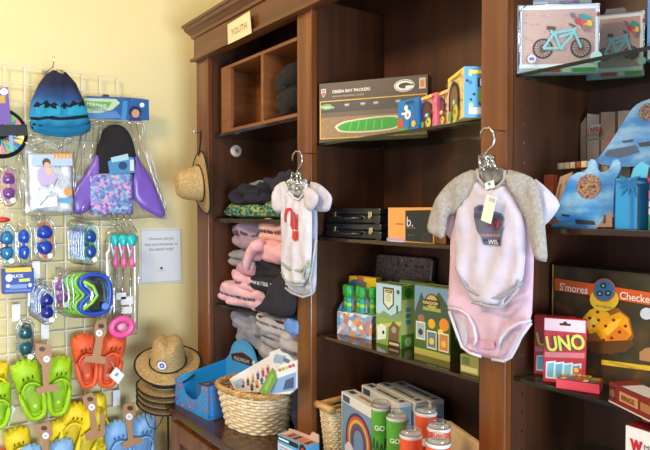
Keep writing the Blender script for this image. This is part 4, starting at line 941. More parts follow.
hanger_thing('wire hanger with steel hook and clear clip holding the bodysuits on the right post', PFR, [(484, 137), (484.5, 132), (488, 128.5), (493, 128.5), (497, 132.5), (498.5, 139), (497, 146), (492, 150.5), (489.5, 153), (490, 158)],
             [[(490, 156), (486, 164), (485, 171)], [(490, 156), (495, 163), (499, 170)], [(487, 154), (485, 165), (482, 171)]], [[(484, 156), (485, 166), (489, 171)], [(488, 154), (492, 160), (496, 169)], [(494, 156), (499, 163), (500, 170)], [(484, 157), (499, 158)], [(486, 166), (498, 165)]])
pg = at(490.5, 129.5, Y=PFR.p0.y-.012); MB().tube([(pg.x, YF, pg.z), (pg.x, PFR.p0.y-.014, pg.z), (pg.x, PFR.p0.y-.018, pg.z+.006)], .0018, STEEL, 8).build('peg', unit, smooth=True, label='small steel peg')
# --- the pair on the middle post
PL_ = Plane(at(300, 230, Y=1.132), 0); PFL = Plane(at(300, 230, Y=1.108), 0)
t = thing('baby_bodysuit', 'plain white baby bodysuit at the back of the pair on the middle post', 'bodysuit', PL_.p0, 0)
W2 = (184, 184, 198)
cloth_part(PL_, t, 'body', [(289, 188), (298, 184), (308, 182), (315, 192), (317.5, 215), (317, 250), (316, 290), (312, 296), (303, 297), (292, 293), (285, 288), (286, 260), (286, 220)], W2, .009, 0, .014, .010, 25, 7.)
cloth_part(PL_, t, 'sleeve', [(308, 181), (318, 183), (326, 189), (332.5, 197), (331, 206), (328.5, 211.5), (321, 212), (316, 211), (312, 200)], W2, .008, .0036, .010, .008, 34)
cloth_part(PL_, t, 'sleeve', [(293, 183), (284, 184), (277, 191), (274, 203), (280, 210), (290, 205)], W2, .012, 0, .022)
strip(PL_, t, 'leg_trim', [[(316.5, 240), (313, 262), (310, 280), (312, 294), (303, 297), (292, 293), (285.5, 288)]], (178, 180, 188), .004, .014)
t = thing('baby_bodysuit', 'white bodysuit with red figure print at the front of the pair on the middle post', 'bodysuit', PFL.p0, 0)
W1 = (198, 196, 207)
cloth_part(PFL, t, 'back_collar', [(285, 182), (291, 178), (298, 184), (304, 178), (308, 181), (304, 192), (296, 198), (289, 193)], (206, 204, 208), .004, -.008, .01)
body, bo = cloth_part(PFL, t, 'body', [(284, 182), (288, 190), (294, 198), (299, 199), (304, 193), (309, 196), (312, 210), (312, 240), (311, 266), (308, 277), (303, 285), (294, 285), (287, 282), (281.5, 274), (282, 250), (282.5, 215), (282, 195)], W1, .012, 0, .014, .011, 30, 9., res=.010)
cloth_part(PFL, t, 'sleeve', [(285, 181), (279, 183), (273.5, 190), (271.5, 198), (272, 205), (274, 212), (282, 212.5), (284, 204), (288, 194)], W1, .009, .0036, .010, .008, 34)
cloth_part(PFL, t, 'sleeve', [(305, 186), (311, 188), (318, 194), (318.5, 201), (314, 209), (309, 212), (306, 206), (305, 197)], (190, 184, 190), .014, .010, .014, label='rolled front sleeve')
strip(PFL, t, 'leg_trim', [[(282, 263), (287, 268), (294, 270), (301, 271), (306, 266), (311, 262)], [(311, 264), (305, 268), (303, 276), (306, 281), (309, 274)], [(281.5, 272), (287, 282), (295, 285.5), (303, 285)]], (150, 160, 140), .004, .012)
strip(PFL, t, 'collar', [[(284, 182), (288, 190), (294, 198), (299, 199.5), (304, 193), (307, 184)]], (214, 212, 216), .0036, .014)
RED = mat((186, 52, 50), 'cloth'); b = MB()
for pts in ([(288, 222), (287.5, 215), (290, 209), (294, 207.5), (296, 210), (293, 211), (291, 216), (291, 222)], [(294, 225), (294, 210), (296, 210), (297, 228), (295.5, 230)], [(297.5, 212), (299, 212), (300.5, 222), (300.5, 214), (302, 214), (302, 230), (300, 230), (299, 222), (299, 230), (297.5, 230)], [(295.5, 231), (302.5, 231), (302, 240), (298, 241), (295.5, 238)]):
    b.drape(PFL.trace(pts), RED, body.front, .0025, .006)
b.build('figure_print', bo)
hanger_thing('wire hanger with steel hook and clear clip holding the bodysuits on the middle post', PFL, [(295.5, 161), (296, 155), (299, 151.5), (303, 152), (305.5, 157), (305, 164), (302, 168), (301, 172)],
             [[(301, 172), (294, 180), (288, 184)], [(301, 172), (304, 180), (307, 184)]], [[(297, 172), (295, 182), (294, 190)], [(302, 170), (301, 182), (300, 192)], [(305, 173), (305, 184), (303, 190)], [(297, 174), (305, 174)], [(295, 184), (304, 184)], [(293, 190), (303, 189)]])
pg = at(301, 153, Y=PFL.p0.y-.012); MB().tube([(pg.x, YF, pg.z), (pg.x, PFL.p0.y-.014, pg.z), (pg.x, PFL.p0.y-.018, pg.z+.006)], .0018, STEEL, 8).build('peg', unit, smooth=True, label='small steel peg')
# ================================================================== boxes
def carton(name, label, cat, px0, px1, pyt, Y, zs, rot, d, c, group=None, w=None, h=None, m=None, bev=.0012, X0=None):
    """box standing on the shelf at height zs; left front edge seen at px0, right front edge at px1, top at pyt"""
    p = at(px0, 225, Y=Y); p0 = Vector((p.x if X0 is None else X0, p.y, zs)); P = Plane(p0, rot)
    w = w or P.loc(px1, pyt)[0]; h = h or P.loc((px0+px1)/2, pyt)[1]
    t = thing(name, label, cat, p0, rot, group)
    MB().box(0, w, 0, d, 0, h, m or mat(c, 'card')).build('carton', t, bevel=bev)
    return P, t, w, h
class Face(Canvas):
    """artwork on the right hand side (x = w): local u runs back, v up"""
    def __init__(s, w): s.w = w; s.mb = MB(); s.y = .0006
    def poly(s, pts, c, kind='print'):
        n = len(pts); a = sum(pts[i][0]*pts[(i+1) % n][1]-pts[(i+1) % n][0]*pts[i][1] for i in range(n))
        if a < 0: pts = pts[::-1]
        s.mb.add([(s.w+s.y, u, v) for u, v in pts], [tuple(range(n))], mat(c, kind) if isinstance(c, tuple) else c); s.y += .00006; return s
class Top(Canvas):
    def __init__(s, h): s.h = h; s.mb = MB(); s.y = .0006
    def poly(s, pts, c, kind='print'):
        n = len(pts); a = sum(pts[i][0]*pts[(i+1) % n][1]-pts[(i+1) % n][0]*pts[i][1] for i in range(n))
        if a < 0: pts = pts[::-1]
        s.mb.add([(u, v, s.h+s.y) for u, v in pts], [tuple(range(n))], mat(c, kind) if isinstance(c, tuple) else c); s.y += .00006; return s
WT, YL, BK = (236, 236, 236), (222, 176, 48), (22, 22, 24)
crowd = ramp_mat('stadium_crowd_print', [(.3, (92, 72, 52)), (.5, (140, 112, 78)), (.65, (172, 140, 96)), (.8, (110, 92, 70))], (420, 420, 420), 'noise', rough=.4)

# ---------------------------------------------------------------- middle bay, upper glass shelf
P, t, w, h = carton('puzzle_box', 'long football stadium panorama puzzle box with gold border and team logo', 'puzzle box', 317.5, 428, 79, 1.178, Z2a, R(30), .05, (74, 62, 52), X0=-1.643)
c = Canvas(P); c.rect(.004, w-.004, .012, h*.70, YL); c.rect(.007, w-.007, .015, h*.70-.003, crowd); c.rect(.007, w-.007, h*.50, h*.70-.003, (62, 58, 58)); c.rect(.007, w-.007, h*.42, h*.50, (96, 84, 70))
c.poly(smooth_loop([(w*.15, h*.24), (w*.22, h*.14), (w*.68, h*.14), (w*.80, h*.24), (w*.78, h*.38), (w*.62, h*.40), (w*.28, h*.36), (w*.17, h*.30)], 2), (206, 200, 176))
c.poly(smooth_loop([(w*.175, h*.24), (w*.24, h*.165), (w*.67, h*.165), (w*.77, h*.25), (w*.75, h*.355), (w*.61, h*.375), (w*.29, h*.335), (w*.20, h*.285)], 2), (46, 152, 40))
for k in range(5): c.poly([(w*(.29+k*.075), h*.185), (w*(.30+k*.075), h*.185), (w*(.325+k*.07), h*.335), (w*(.315+k*.07), h*.335)], (96, 190, 84))
c.circ(w*.075, h*.60, .022, (110, 150, 96), .010).rect(.02, .055, h*.57, h*.60, (150, 180, 130))
for x in (.25, .40, .52, .72): c.rect(w*x, w*x+.016, h*.60, h*.63, (176, 176, 184)).rect(w*x+.002, w*x+.014, h*.585, h*.60, (130, 130, 140))
c.build('stadium_print', t)
c = Canvas(P); x = w*.795; z = h*.85
c.circ(x, z, .033, WT, .019, 30).circ(x, z, .0305, (40, 46, 40), .0168, 30).circ(x, z, .0285, WT, .0148, 30).circ(x+.002, z, .020, (40, 46, 40), .0092, 24).rect(x+.004, x+.030, z-.003, z+.0035, (40, 46, 40)).rect(x+.004, x+.027, z-.009, z-.002, WT).rect(x+.006, x+.0285, z-.0065, z-.001, WT).build('team_logo', t)
c = Canvas(P); x = w*.045; z = h*.84
c.poly([(x-.008, z+.014), (x-.004, z+.011), (x, z+.015), (x+.004, z+.011), (x+.008, z+.014), (x+.009, z-.002), (x+.004, z-.010), (x, z-.015), (x-.004, z-.010), (x-.009, z-.002)], (206, 190, 190)).poly([(x-.007, z+.001), (x+.007, z+.001), (x+.006, z-.006), (x, z-.012), (x-.006, z-.006)], (170, 84, 84)).rect(x-.005, x+.005, z+.004, z+.009, (90, 96, 140))
c.build('league_logo', t); c = Canvas(P); c.rect(w*.925, w*.98, h*.78, h*.95, (216, 196, 170)).rect(w*.935, w*.97, h*.81, h*.92, (200, 130, 70)).build('maker_logo', t)
text('GREEN BAY PACKERS', t, w*.13, -.0016, h*.845, width=w*.36, m=mat((226, 222, 214), 'print'), align='LEFT', bold=.02)
text('1000 PIECE PANORAMIC PUZZLE', t, w*.13, -.0016, h*.765, width=w*.30, m=mat((190, 180, 160), 'print'), align='LEFT')
text('PUZZLE', t, w*.02, -.0021, h*.60, width=.034, m=mat((226, 240, 220), 'print'), align='LEFT')

P, t, w, h = carton('figure_box', 'bright blue toy figure box standing in front of the stadium puzzle', 'toy box', 397.5, 418.5, 99.5, 1.2, Z2a, R(-4), .03, (26, 118, 190))
c = Canvas(P); c.rect(0, w*.28, 0, h*.45, (180, 84, 60)).rect(w*.55, w*.62, h*.08, h*.9, (16, 84, 150)).rect(w*.72, w*.98, h*.1, h*.85, (30, 100, 170)).rect(w*.4, w*.8, h*.86, h*.94, (20, 60, 110))
c.circ(w*.5, h*.52, w*.15, (232, 238, 242)).circ(w*.42, h*.74, w*.09, (210, 226, 200)).line((w*.2, h*.58), (w*.45, h*.56), .006, (226, 234, 240)).circ(w*.5, h*.5, w*.06, (220, 120, 80)).circ(w*.78, h*.2, w*.1, (216, 180, 60)).rect(w*.02, w*.5, h*.02, h*.12, (90, 150, 80)).build('cover_art', t)
def arch(c_, x0, x1, z0, z1, col):
    r_ = (x1-x0)/2; c_.poly([(x0, z0), (x1, z0)]+[(x0+r_+r_*math.cos(R(a)), z1-r_+r_*math.sin(R(a))) for a in range(0, 181, 15)], col)
def creature(name, label, px0, px1, pyt, Y, rot, d, base, seed, side=None):
    P, t, w, h = carton(name, label, 'toy box', px0, px1, pyt, Y, Z2a, rot, d, base, 'graffiti printed toy boxes')
    c = Canvas(P); random.seed(seed); pal = [(224, 92, 130), (240, 206, 60), (70, 170, 190), (150, 200, 70), (236, 140, 60), (120, 80, 170), (236, 232, 210)]
    for k in range(90): c.poly(ell(random.uniform(.004, w-.004), random.uniform(.005, h-.005), random.uniform(.0012, .0034), random.uniform(.002, .005), 7), pal[random.randrange(7)])
    arch(c, w*.22, w*.80, h*.24, h*.82, (58, 50, 66)); arch(c, w*.34, w*.76, h*.25, h*.72, [(120, 60, 90), (96, 52, 52), (128, 108, 70)][seed % 3])
    c.circ(w*.55, h*.38, w*.13, [(90, 170, 200), (90, 150, 90), (226, 206, 70)][(seed+2) % 3], h*.06); c.circ(w*.55, h*.39, w*.045, WT); c.circ(w*.66, h*.16, w*.14, (206, 200, 70)); c.circ(w*.62, h*.18, w*.04, BK); c.circ(w*.3, h*.12, w*.1, (110, 170, 90))
    c.rect(w*.2, w*.85, h*.88, h*.95, (250, 220, 80)); c.build('graffiti_print', t)
    if side:
        f = Face(w); random.seed(seed+9)
        f.poly([(0, 0), (d, 0), (d, h), (0, h)], (92, 160, 206))
        for k in range(18): f.circ(random.uniform(.005, d-.005), random.uniform(.005, h-.005), random.uniform(.003, .006), [(60, 120, 170), (190, 214, 120), (40, 60, 90)][k % 3])
        f.circ(d*.55, h*.42, d*.24, (120, 172, 40)); f.circ(d*.45, h*.46, d*.07, WT); f.circ(d*.68, h*.46, d*.07, WT); f.rect(d*.3, d*.8, h*.6, h*.78, (40, 44, 60)); f.rect(d*.35, d*.42, h*.62, h*.76, WT); f.rect(d*.52, d*.60, h*.62, h*.76, WT); f.rect(d*.1, d*.45, h*.06, h*.2, (210, 226, 240)); f.rect(d*.1, d*.9, h*.86, h*.93, (236, 226, 90)); f.build('side_print', t)
    return t
creature('creature_toy_box', 'pink graffiti printed toy box with arched window beside the blue figure box', 419, 436.5, 95, 1.215, R(-16), .05, (236, 120, 150), 1)
creature('creature_toy_box', 'red and cream toy box with dark arched window between the other graffiti boxes', 436, 449, 91, 1.215, R(-20), .05, (232, 196, 150), 3)
creature('creature_toy_box', 'tall yellow and blue toy box with arched window at the right end of that shelf', 447, 464, 73, 1.205, R(-32), .11, (232, 214, 140), 5, side=True)

# ---------------------------------------------------------------- middle bay, second shelf
def case(label, z, px0, px1, Y, rot, h):
    p = at(px0, 225, Y=Y); P = Plane((p.x, p.y, z), rot); w = P.loc(px1, 225)[0]
    t = thing('mini_case', label, 'case', P.p0, rot, 'small black carrying cases'); LE = mat((30, 30, 36), 'plastic'); NK = mat((186, 176, 150), 'metal')
    MB().box(0, w, 0, .15, 0, h*.55, LE).build('case_base', t, bevel=.004)
    MB().box(0, w, 0, .15, h*.57, h, LE).build('lid', t, bevel=.004)
    MB().tube([(w*.3, -.003, h*.36), (w*.34, -.02, h*.34), (w*.5, -.024, h*.30), (w*.66, -.02, h*.34), (w*.7, -.003, h*.36)], .0055, LE, 8).build('handle', t, smooth=True)
    for x in (w*.28, w*.72): MB().tube([(x-.007, -.003, h*.30), (x-.007, -.006, h*.48), (x+.007, -.006, h*.48), (x+.007, -.003, h*.30)], .0016, NK, 6, closed=True).build('handle_ring', t)
    for x in (w*.17, w*.84):
        o = MB().box(x-.008, x+.008, -.004, 0, h*.42, h*.78, NK).build('latch', t, bevel=.001)
        MB().tube([(x, -.006, h*.46), (x, -.0045, h*.46)], .006, NK, 12).build('latch_button', o)
    for x in (0, w-.018): MB().box(x-.0008, x+.0188, -.0012, .02, h*.0, h*.12, mat((70, 70, 78), 'metal')).build('corner_guard', t)
CH = (at(350, 208, Y=1.2).z-Z2b)/2
case('lower of the two stacked black mini cases with silver latches', Z2b, 326, 381, 1.195, R(4), CH*1.0-.001)
case('upper of the two stacked black mini cases with silver latches', Z2b+CH, 326.5, 380, 1.203, R(4), CH*.98)
P, t, w, h = carton('gift_box', 'orange gift box with a large black label panel beside the black cases', 'box', 388, 434, 207.5, 1.185, Z2b, R(0), .09, (222, 156, 84))
c = Canvas(P); c.px([(405.5, 210.5), (433, 210), (433, 243), (405.5, 241)], (24, 26, 30)); c.px([(387, 238), (405, 239), (405, 244), (387, 243)], (170, 150, 200)); c.px([(390, 240.5), (404, 241.5), (404, 242.5), (390, 241.5)], (220, 206, 236)); c.px([(396, 223), (404, 223.5), (404, 225), (396, 224.5)], (180, 110, 50))
c.px(ell(426, 237.5, 3.4, 4, 16), (56, 60, 66)); c.px(ell(426, 237.5, 2.7, 3.2, 16), (24, 26, 30)); c.build('label_panel', t)
qa = P.loc(410.5, 221.5); text('b.', t, qa[0], -.0024, qa[1], width=.024, m=mat((206, 214, 216), 'print'))
qa = P.loc(411.5, 227.5); text('bath bomb', t, qa[0], -.0024, qa[1], width=.034, m=mat((130, 136, 140), 'print'))
qa = P.loc(411.5, 235); text('set of 3', t, qa[0], -.0024, qa[1], width=.022, m=mat((110, 116, 120), 'print'))
P, t, w, h = carton('gift_box', 'brown box half hidden by the grey sleeve on the second shelf', 'box', 434.5, 446, 212, 1.20, Z2b, R(0), .08, (120, 74, 38))
c = Canvas(P); c.rect(.004, w-.004, h*.3, h*.8, (150, 98, 54)); c.build('label_panel', t)

# ---------------------------------------------------------------- middle bay, third shelf
# cardboard display with green torches
pD = at(337, 329, Y=1.235); pD.z = Z2c; P = Plane(pD, R(12)); w = P.loc(371.5, 331)[0]; h = P.loc(352, 314)[1]
t = thing('torch_display', 'patterned cardboard counter display with holes, on the third shelf of the middle bay', 'display box', pD, R(12))
dsp = ramp_mat('bright_mosaic_print', [(.0, (40, 110, 190)), (.3, (226, 230, 226)), (.5, (60, 150, 210)), (.7, (230, 150, 60)), (1., (60, 70, 140))], (60, 60, 60), 'voronoi', rough=.4)
b = MB(); b.box(0, w, 0, .042, 0, h, dsp); b.build('tray', t, bevel=.001)
MB().box(.002, w-.002, .002, .040, h, h+.002, mat((226, 232, 236), 'card')).build('hole_board', t)
hb = MB()
for j in range(2):
    for k in range(5): hb.lathe([(0, h+.0024), (.0075, h+.0024)], mat((40, 46, 60), 'card'), 14, c=(w*(.12+.19*k), .012+.018*j, 0))
hb.build('hole_rims', t)
MB().add([(0, .042, h), (w, .042, h), (w, .045, h+.05), (w*.8, .045, h+.07), (w*.2, .045, h+.07), (0, .045, h+.05)], [(0, 1, 2, 3, 4, 5)], dsp).add([(0, .0, h), (0, .042, h), (0, .045, h+.05)], [(0, 1, 2)], dsp).build('back_card', t)
GR1, GR2, TQ = mat((60, 176, 60), 'plastic'), mat((150, 206, 50), 'plastic'), mat((50, 160, 170), 'plastic')
for k in range(5):
    x = w*(.12+.19*k); q = P.p0+P.ax*x-P.n*(.030-.018*(k % 2)); lb = ['leftmost', 'second from the left', 'middle', 'fourth from the left', 'rightmost'][k]
    o = thing('pocket_torch', lb+' green pocket torch standing in the patterned display', 'torch', (q.x, q.y, Z2c+h+.003), R(12), 'green torches in the display')
    MB().lathe([(0, 0), (.0085, 0), (.0095, .004), (.0095, .04), (.010, .043), (.010, .046), (.0085, .048)], [GR1, TQ][k % 2], 16).build('body', o, smooth=True)
    MB().lathe([(.0085, .048), (.012, .053), (.0138, .058), (.0138, .084), (.012, .088), (.0, .089)], GR1 if k % 2 == 0 else mat((46, 160, 80), 'plastic'), 16).build('head', o, smooth=True)
    MB().lathe([(.0098, .02), (.0102, .022), (.0102, .03), (.0098, .032)], GR2, 16).build('grip_band', o, smooth=True)
P, t, w, h = carton('figure_box', 'yellow toy box behind the green torches', 'toy box', 349, 376, 277, 1.302, Z2c, R(10), .03, (234, 200, 40))
c = Canvas(P); c.px([(352, 281), (360, 278), (367, 283), (366, 290), (354, 290)], (110, 110, 120)); c.px([(356, 277), (361, 275.5), (365, 279), (360, 281)], (200, 96, 60)); c.px([(351, 292), (370, 292), (370, 297), (351, 297)], (236, 150, 50)); c.px([(353, 291), (362, 287), (372, 290), (372, 294), (354, 295)], (120, 150, 200)); c.px(ell(366, 305, 7, 8, 16), (60, 90, 60)); c.px([(350, 281), (355, 279), (356, 289), (350, 290)], (70, 110, 170)); c.build('cover_art', t)
# dark picture tin leaning at the back
pt = at(363, 297, Y=1.415); t = thing('picture_tin', 'dark photo tin with rounded corners leaning at the back of the third shelf', 'tin', (pt.x, 1.415, Z2c), R(1), None, 0, R(-8)); P = Plane((pt.x, 1.43, Z2c), R(1))
o = P.trace([(369, 252), (428, 253), (427, 300), (362, 300)]); o = [(x, max(z, 0)) for x, z in o]
x0, x1, z1 = o[0][0], o[1][0], o[0][1]
MB().prism(rrect(x0-.01, x1+.005, 0, z1, .012), .0, .018, mat((58, 50, 46), 'gloss')).build('tin_box', t, bevel=.002)
pic = ramp_mat('dark_photo_print', [(.3, (40, 42, 44)), (.42, (96, 102, 108)), (.5, (150, 120, 104)), (.58, (84, 64, 56)), (.66, (176, 168, 160)), (.8, (120, 70, 60))], (50, 50, 50), 'noise', rough=.12, detail=5)
MB().prism(rrect(x0-.004, x1-.001, .006, z1-.006, .009), -.0008, .0, pic).build('photo_print', t)
MB().tube([(x, -.001, z) for x, z in rrect(x0-.007, x1+.002, .003, z1-.003, .010)], .002, mat((150, 136, 112), 'metal'), 6, closed=True).build('rim', t, smooth=True)

def garden_game(name, label, px0, px1, pyt, Y, d, kind):
    P, t, w, h = carton(name, label, 'game box', px0, px1, pyt, Y, Z2c, 0., d, (150, 180, 90))
    c = Canvas(P)
    if kind == 0:
        c.rect(0, w, h*.5, h, (170, 206, 222)); c.poly([(0, h*.42), (w*.3, h*.56), (w*.6, h*.5), (w, h*.62), (w, .3*h), (0, .3*h)], (120, 150, 110)); c.rect(0, w, 0, h*.44, (130, 166, 70)); c.poly([(0, h*.3), (w, h*.44), (w, h*.38), (0, h*.24)], (196, 190, 90))
        c.poly([(w*.28, h*.95), (w*.72, h*.95), (w*.72, h*.68), (w*.5, h*.58), (w*.28, h*.68)], (60, 66, 52)); c.poly([(w*.33, h*.92), (w*.67, h*.92), (w*.67, h*.69), (w*.5, h*.61), (w*.33, h*.69)], (216, 220, 190)); c.circ(w*.5, h*.78, w*.12, (180, 200, 170)); c.rect(w*.36, w*.64, h*.86, h*.91, (120, 90, 50))
        c.poly([(w*.05, h*.05), (w*.4, h*.1), (w*.42, h*.3), (w*.2, h*.34), (w*.04, h*.26)], (222, 226, 220)); c.circ(w*.3, h*.2, w*.05, BK); c.poly([(w*.5, h*.06), (w*.9, h*.06), (w*.95, h*.34), (w*.7, h*.42), (w*.52, h*.3)], (110, 84, 62)); c.circ(w*.72, h*.28, w*.09, (170, 150, 120)); c.rect(w*.5, w*.96, 0, h*.1, (60, 46, 34)); c.rect(w*.54, w*.92, h*.03, h*.07, (206, 190, 150)); c.circ(w*.88, h*.9, w*.06, (70, 90, 60)); c.rect(w*.82, w*.88, h*.55, h*.68, (50, 80, 60))
        f = Face(w); f.poly([(0, 0), (d, 0), (d, h), (0, h)], (206, 214, 130)); f.rect(0, d, 0, h*.22, (86, 160, 44)); f.rect(0, d, h*.78, h, (110, 176, 60)); f.circ(d*.5, h*.1, d*.26, (210, 226, 160)); f.circ(d*.5, h*.88, d*.3, (60, 120, 40))
        for k in range(3): f.rect(d*.3, d*.7, h*(.38+.1*k), h*(.45+.1*k), (90, 160, 170))
        f.build('side_print', t)
    else:
        c.rect(0, w, h*.62, h, (110, 150, 180)); c.poly([(0, h*.6), (w*.2, h*.92), (w*.36, h*.7), (w*.7, h*.95), (w, h*.72), (w, h*.4), (0, h*.4)], (58, 84, 66)); c.rect(0, w, 0, h*.5, (70, 100, 44)); c.rect(0, w, 0, h*.09, (176, 170, 80))
        c.circ(w*.5, h*.78, w*.2, (70, 50, 34), h*.13); c.circ(w*.5, h*.79, w*.16, (190, 170, 90), h*.10); c.rect(w*.28, w*.72, h*.74, h*.82, (60, 44, 34)); c.rect(w*.25, w*.75, h*.66, h*.71, (150, 170, 90))
        c.circ(w*.2, h*.52, w*.1, (150, 110, 80)); c.circ(w*.5, h*.48, w*.1, (226, 170, 40)); c.circ(w*.84, h*.5, w*.13, (222, 140, 40)); c.circ(w*.75, h*.38, w*.08, (240, 200, 90))
        for k, (x, z, col, ic) in enumerate(((.05, .22, (150, 176, 190), (60, 50, 44)), (.37, .12, (90, 120, 150), (230, 190, 50)), (.70, .12, (196, 130, 70), (236, 180, 60)))):
            c.rect(w*x, w*(x+.27), h*z, h*(z+.26), (230, 224, 200)); c.rect(w*(x+.02), w*(x+.25), h*(z+.02), h*(z+.24), col); c.circ(w*(x+.135), h*(z+.11), w*.07, ic)
        f = Face(w); f.poly([(0, 0), (d, 0), (d, h), (0, h)], (84, 96, 40)); f.rect(d*.3, d*.7, h*.3, h*.7, (190, 180, 80)); f.build('side_print', t)
    tp = Top(h); tp.rect(0, w, 0, d, (196, 200, 150)); tp.rect(w*.1, w*.9, d*.25, d*.75, (96, 130, 70)); tp.build('top_print', t)
    c.build('cover_art', t); return P, t, w, h
P, t, w, h = garden_game('card_game_box', 'green nature game box with shield emblem and pale side, beside the torch display', 376.5, 401.5, 284.5, 1.255, .055, 0)
text('GAME', t, w*.5, -.0065, h*.885, width=w*.24, m=mat((236, 220, 150), 'print'))
P, t, w, h = garden_game('card_game_box', 'dark green animal game box with three picture cards on its front', 415, 450.5, 287.5, 1.255, .06, 1)
text('KINGDOM', t, w*.5, -.0065, h*.78, width=w*.40, m=mat((236, 224, 160), 'print'), bold=.02)
P, t, w, h = carton('card_game_box', 'green game box at the back between the two nature game boxes', 'game box', 400, 424, 281, 1.37, Z2c, 0., .05, (130, 160, 90))
c = Canvas(P); c.rect(w*.05, w*.95, h*.6, h*.95, (160, 190, 200)); c.rect(w*.2, w*.8, h*.7, h*.88, (90, 70, 40)); c.build('cover_art', t)
P, t, w, h = carton('card_game_box', 'low yellow green box lying by the post under the pink bodysuit', 'game box', 461, 479, 356, 1.20, Z2c, 0., .06, (140, 140, 70))
c = Canvas(P); c.rect(w*.06, w*.94, h*.1, h*.4, (206, 196, 130)); c.rect(w*.1, w*.5, h*.5, h*.9, (90, 110, 60)); c.build('cover_art', t)

# ---------------------------------------------------------------- counter of the middle bay
ZR = at(341, 391, Y=1.205).z
def rug_kit(label, px0, px1, Y, d, w=None, rainbow=False, X0=None):
    P, t, w, h = carton('craft_kit_box', label, 'craft kit', px0, px1, 391, Y, CT, R(-10), d, (228, 226, 222), 'white and blue craft kits', w=w, h=ZR-CT, X0=X0)
    c = Canvas(P); c.rect(.006, w-.006, .006, h-.030, (120, 150, 186)); c.rect(.012, w*.25, h-.026, h-.006, (70, 84, 110))
    if rainbow:
        x, z = w*.50, h*.44
        for k, col in enumerate(((70, 62, 90), (214, 92, 66), (232, 186, 72), (92, 96, 140), (120, 72, 96))):
            c.arc(x, z, w*(.36-.045*(k+1)), w*(.36-.045*k), 0, 180, col); 
            for s_ in (-1, 1): c.rect(min(x+s_*w*(.36-.045*k), x+s_*w*(.36-.045*(k+1))), max(x+s_*w*(.36-.045*k), x+s_*w*(.36-.045*(k+1))), z-.03, z+.001, col)
        for s_ in (-1, 1):
            for dx, dz, r_ in ((0, 0, .09), (-.07, -.03, .07), (.07, -.03, .07), (0, -.09, .07)): c.circ(x+s_*w*.25+w*dx, z-.045+w*dz, w*r_, (228, 226, 232))
        c.poly([(w*.42, 0.006), (w*.58, .006), (w*.62, .03), (w*.5, .05), (w*.4, .03)], (206, 160, 110)); c.rect(w*.03, w*.2, .008, .03, (40, 50, 70))
    c.build('cover_art', t)
    tp = Top(h); (None if rainbow else tp.rect(w*.3, w*.82, d*.34, d*.62, (86, 104, 120)).rect(w*.34, w*.5, d*.42, d*.56, (210, 120, 70)).rect(w*.60, w*.74, d*.42, d*.56, (120, 170, 90))); tp.rect(w*.88, w*.95, d*.3, d*.7, (50, 70, 96)); tp.rect(w*.05, w*.2, d*.3, d*.7, (60, 80, 110)); tp.build('top_print', t)
    f = Face(w); f.poly([(.003, .004), (d-.003, .004), (d-.003, h-.012), (.003, h-.012)], (142, 186, 216)); f.rect(d*.3, d*.8, h*.72, h*.77, (90, 130, 170)); f.rect(d*.2, d*.8, h*.3, h*.5, (110, 160, 200)); f.build('side_print', t)
    return P, t, w, h
P, t, w, h = rug_kit('white craft kit box with a rainbow and clouds on the front, on the middle counter', 341.5, 378, 1.205, .05, rainbow=True)
text('RAINBOW', t, w*.56, .025, h+.0022, width=w*.44, m=mat((206, 110, 80), 'print'), bold=.02, rotx=0)
wk = w
def back_kit(label, pxr, Yr, d):
    q = at(pxr, 400, Y=Yr); X0 = q.x-wk*math.cos(R(10)); return rug_kit(label, 0, 0, Yr+wk*math.sin(R(10)), d, w=wk, X0=X0)
back_kit('white and blue craft kit box directly behind the rainbow box', 399, 1.265, .045)
back_kit('white and blue craft kit box at the back of the row, second behind the rainbow', 415.5, 1.315, .045)
back_kit('white and blue craft kit box against the back panel, hindmost of the row', 431, 1.362, .05)
sb = basket('wicker_basket', 'small square wicker basket with rolled rim bars at the left of the middle counter', (-1.604, 1.285, CT), 0, .040, .11, .155, .16, 6, 17, 26, rimr=.006)
MB().tube([(-.050, -.112, .160), (-.02, -.113, .162), (.046, -.112, .160)], .013, RIMW, 10).build('rolled_bar', sb, smooth=True)
MB().tube([(-.044, -.112, .158), (-.044, 0, .160), (-.044, .11, .158)], .010, RIMW, 10).build('rolled_bar', sb, smooth=True)
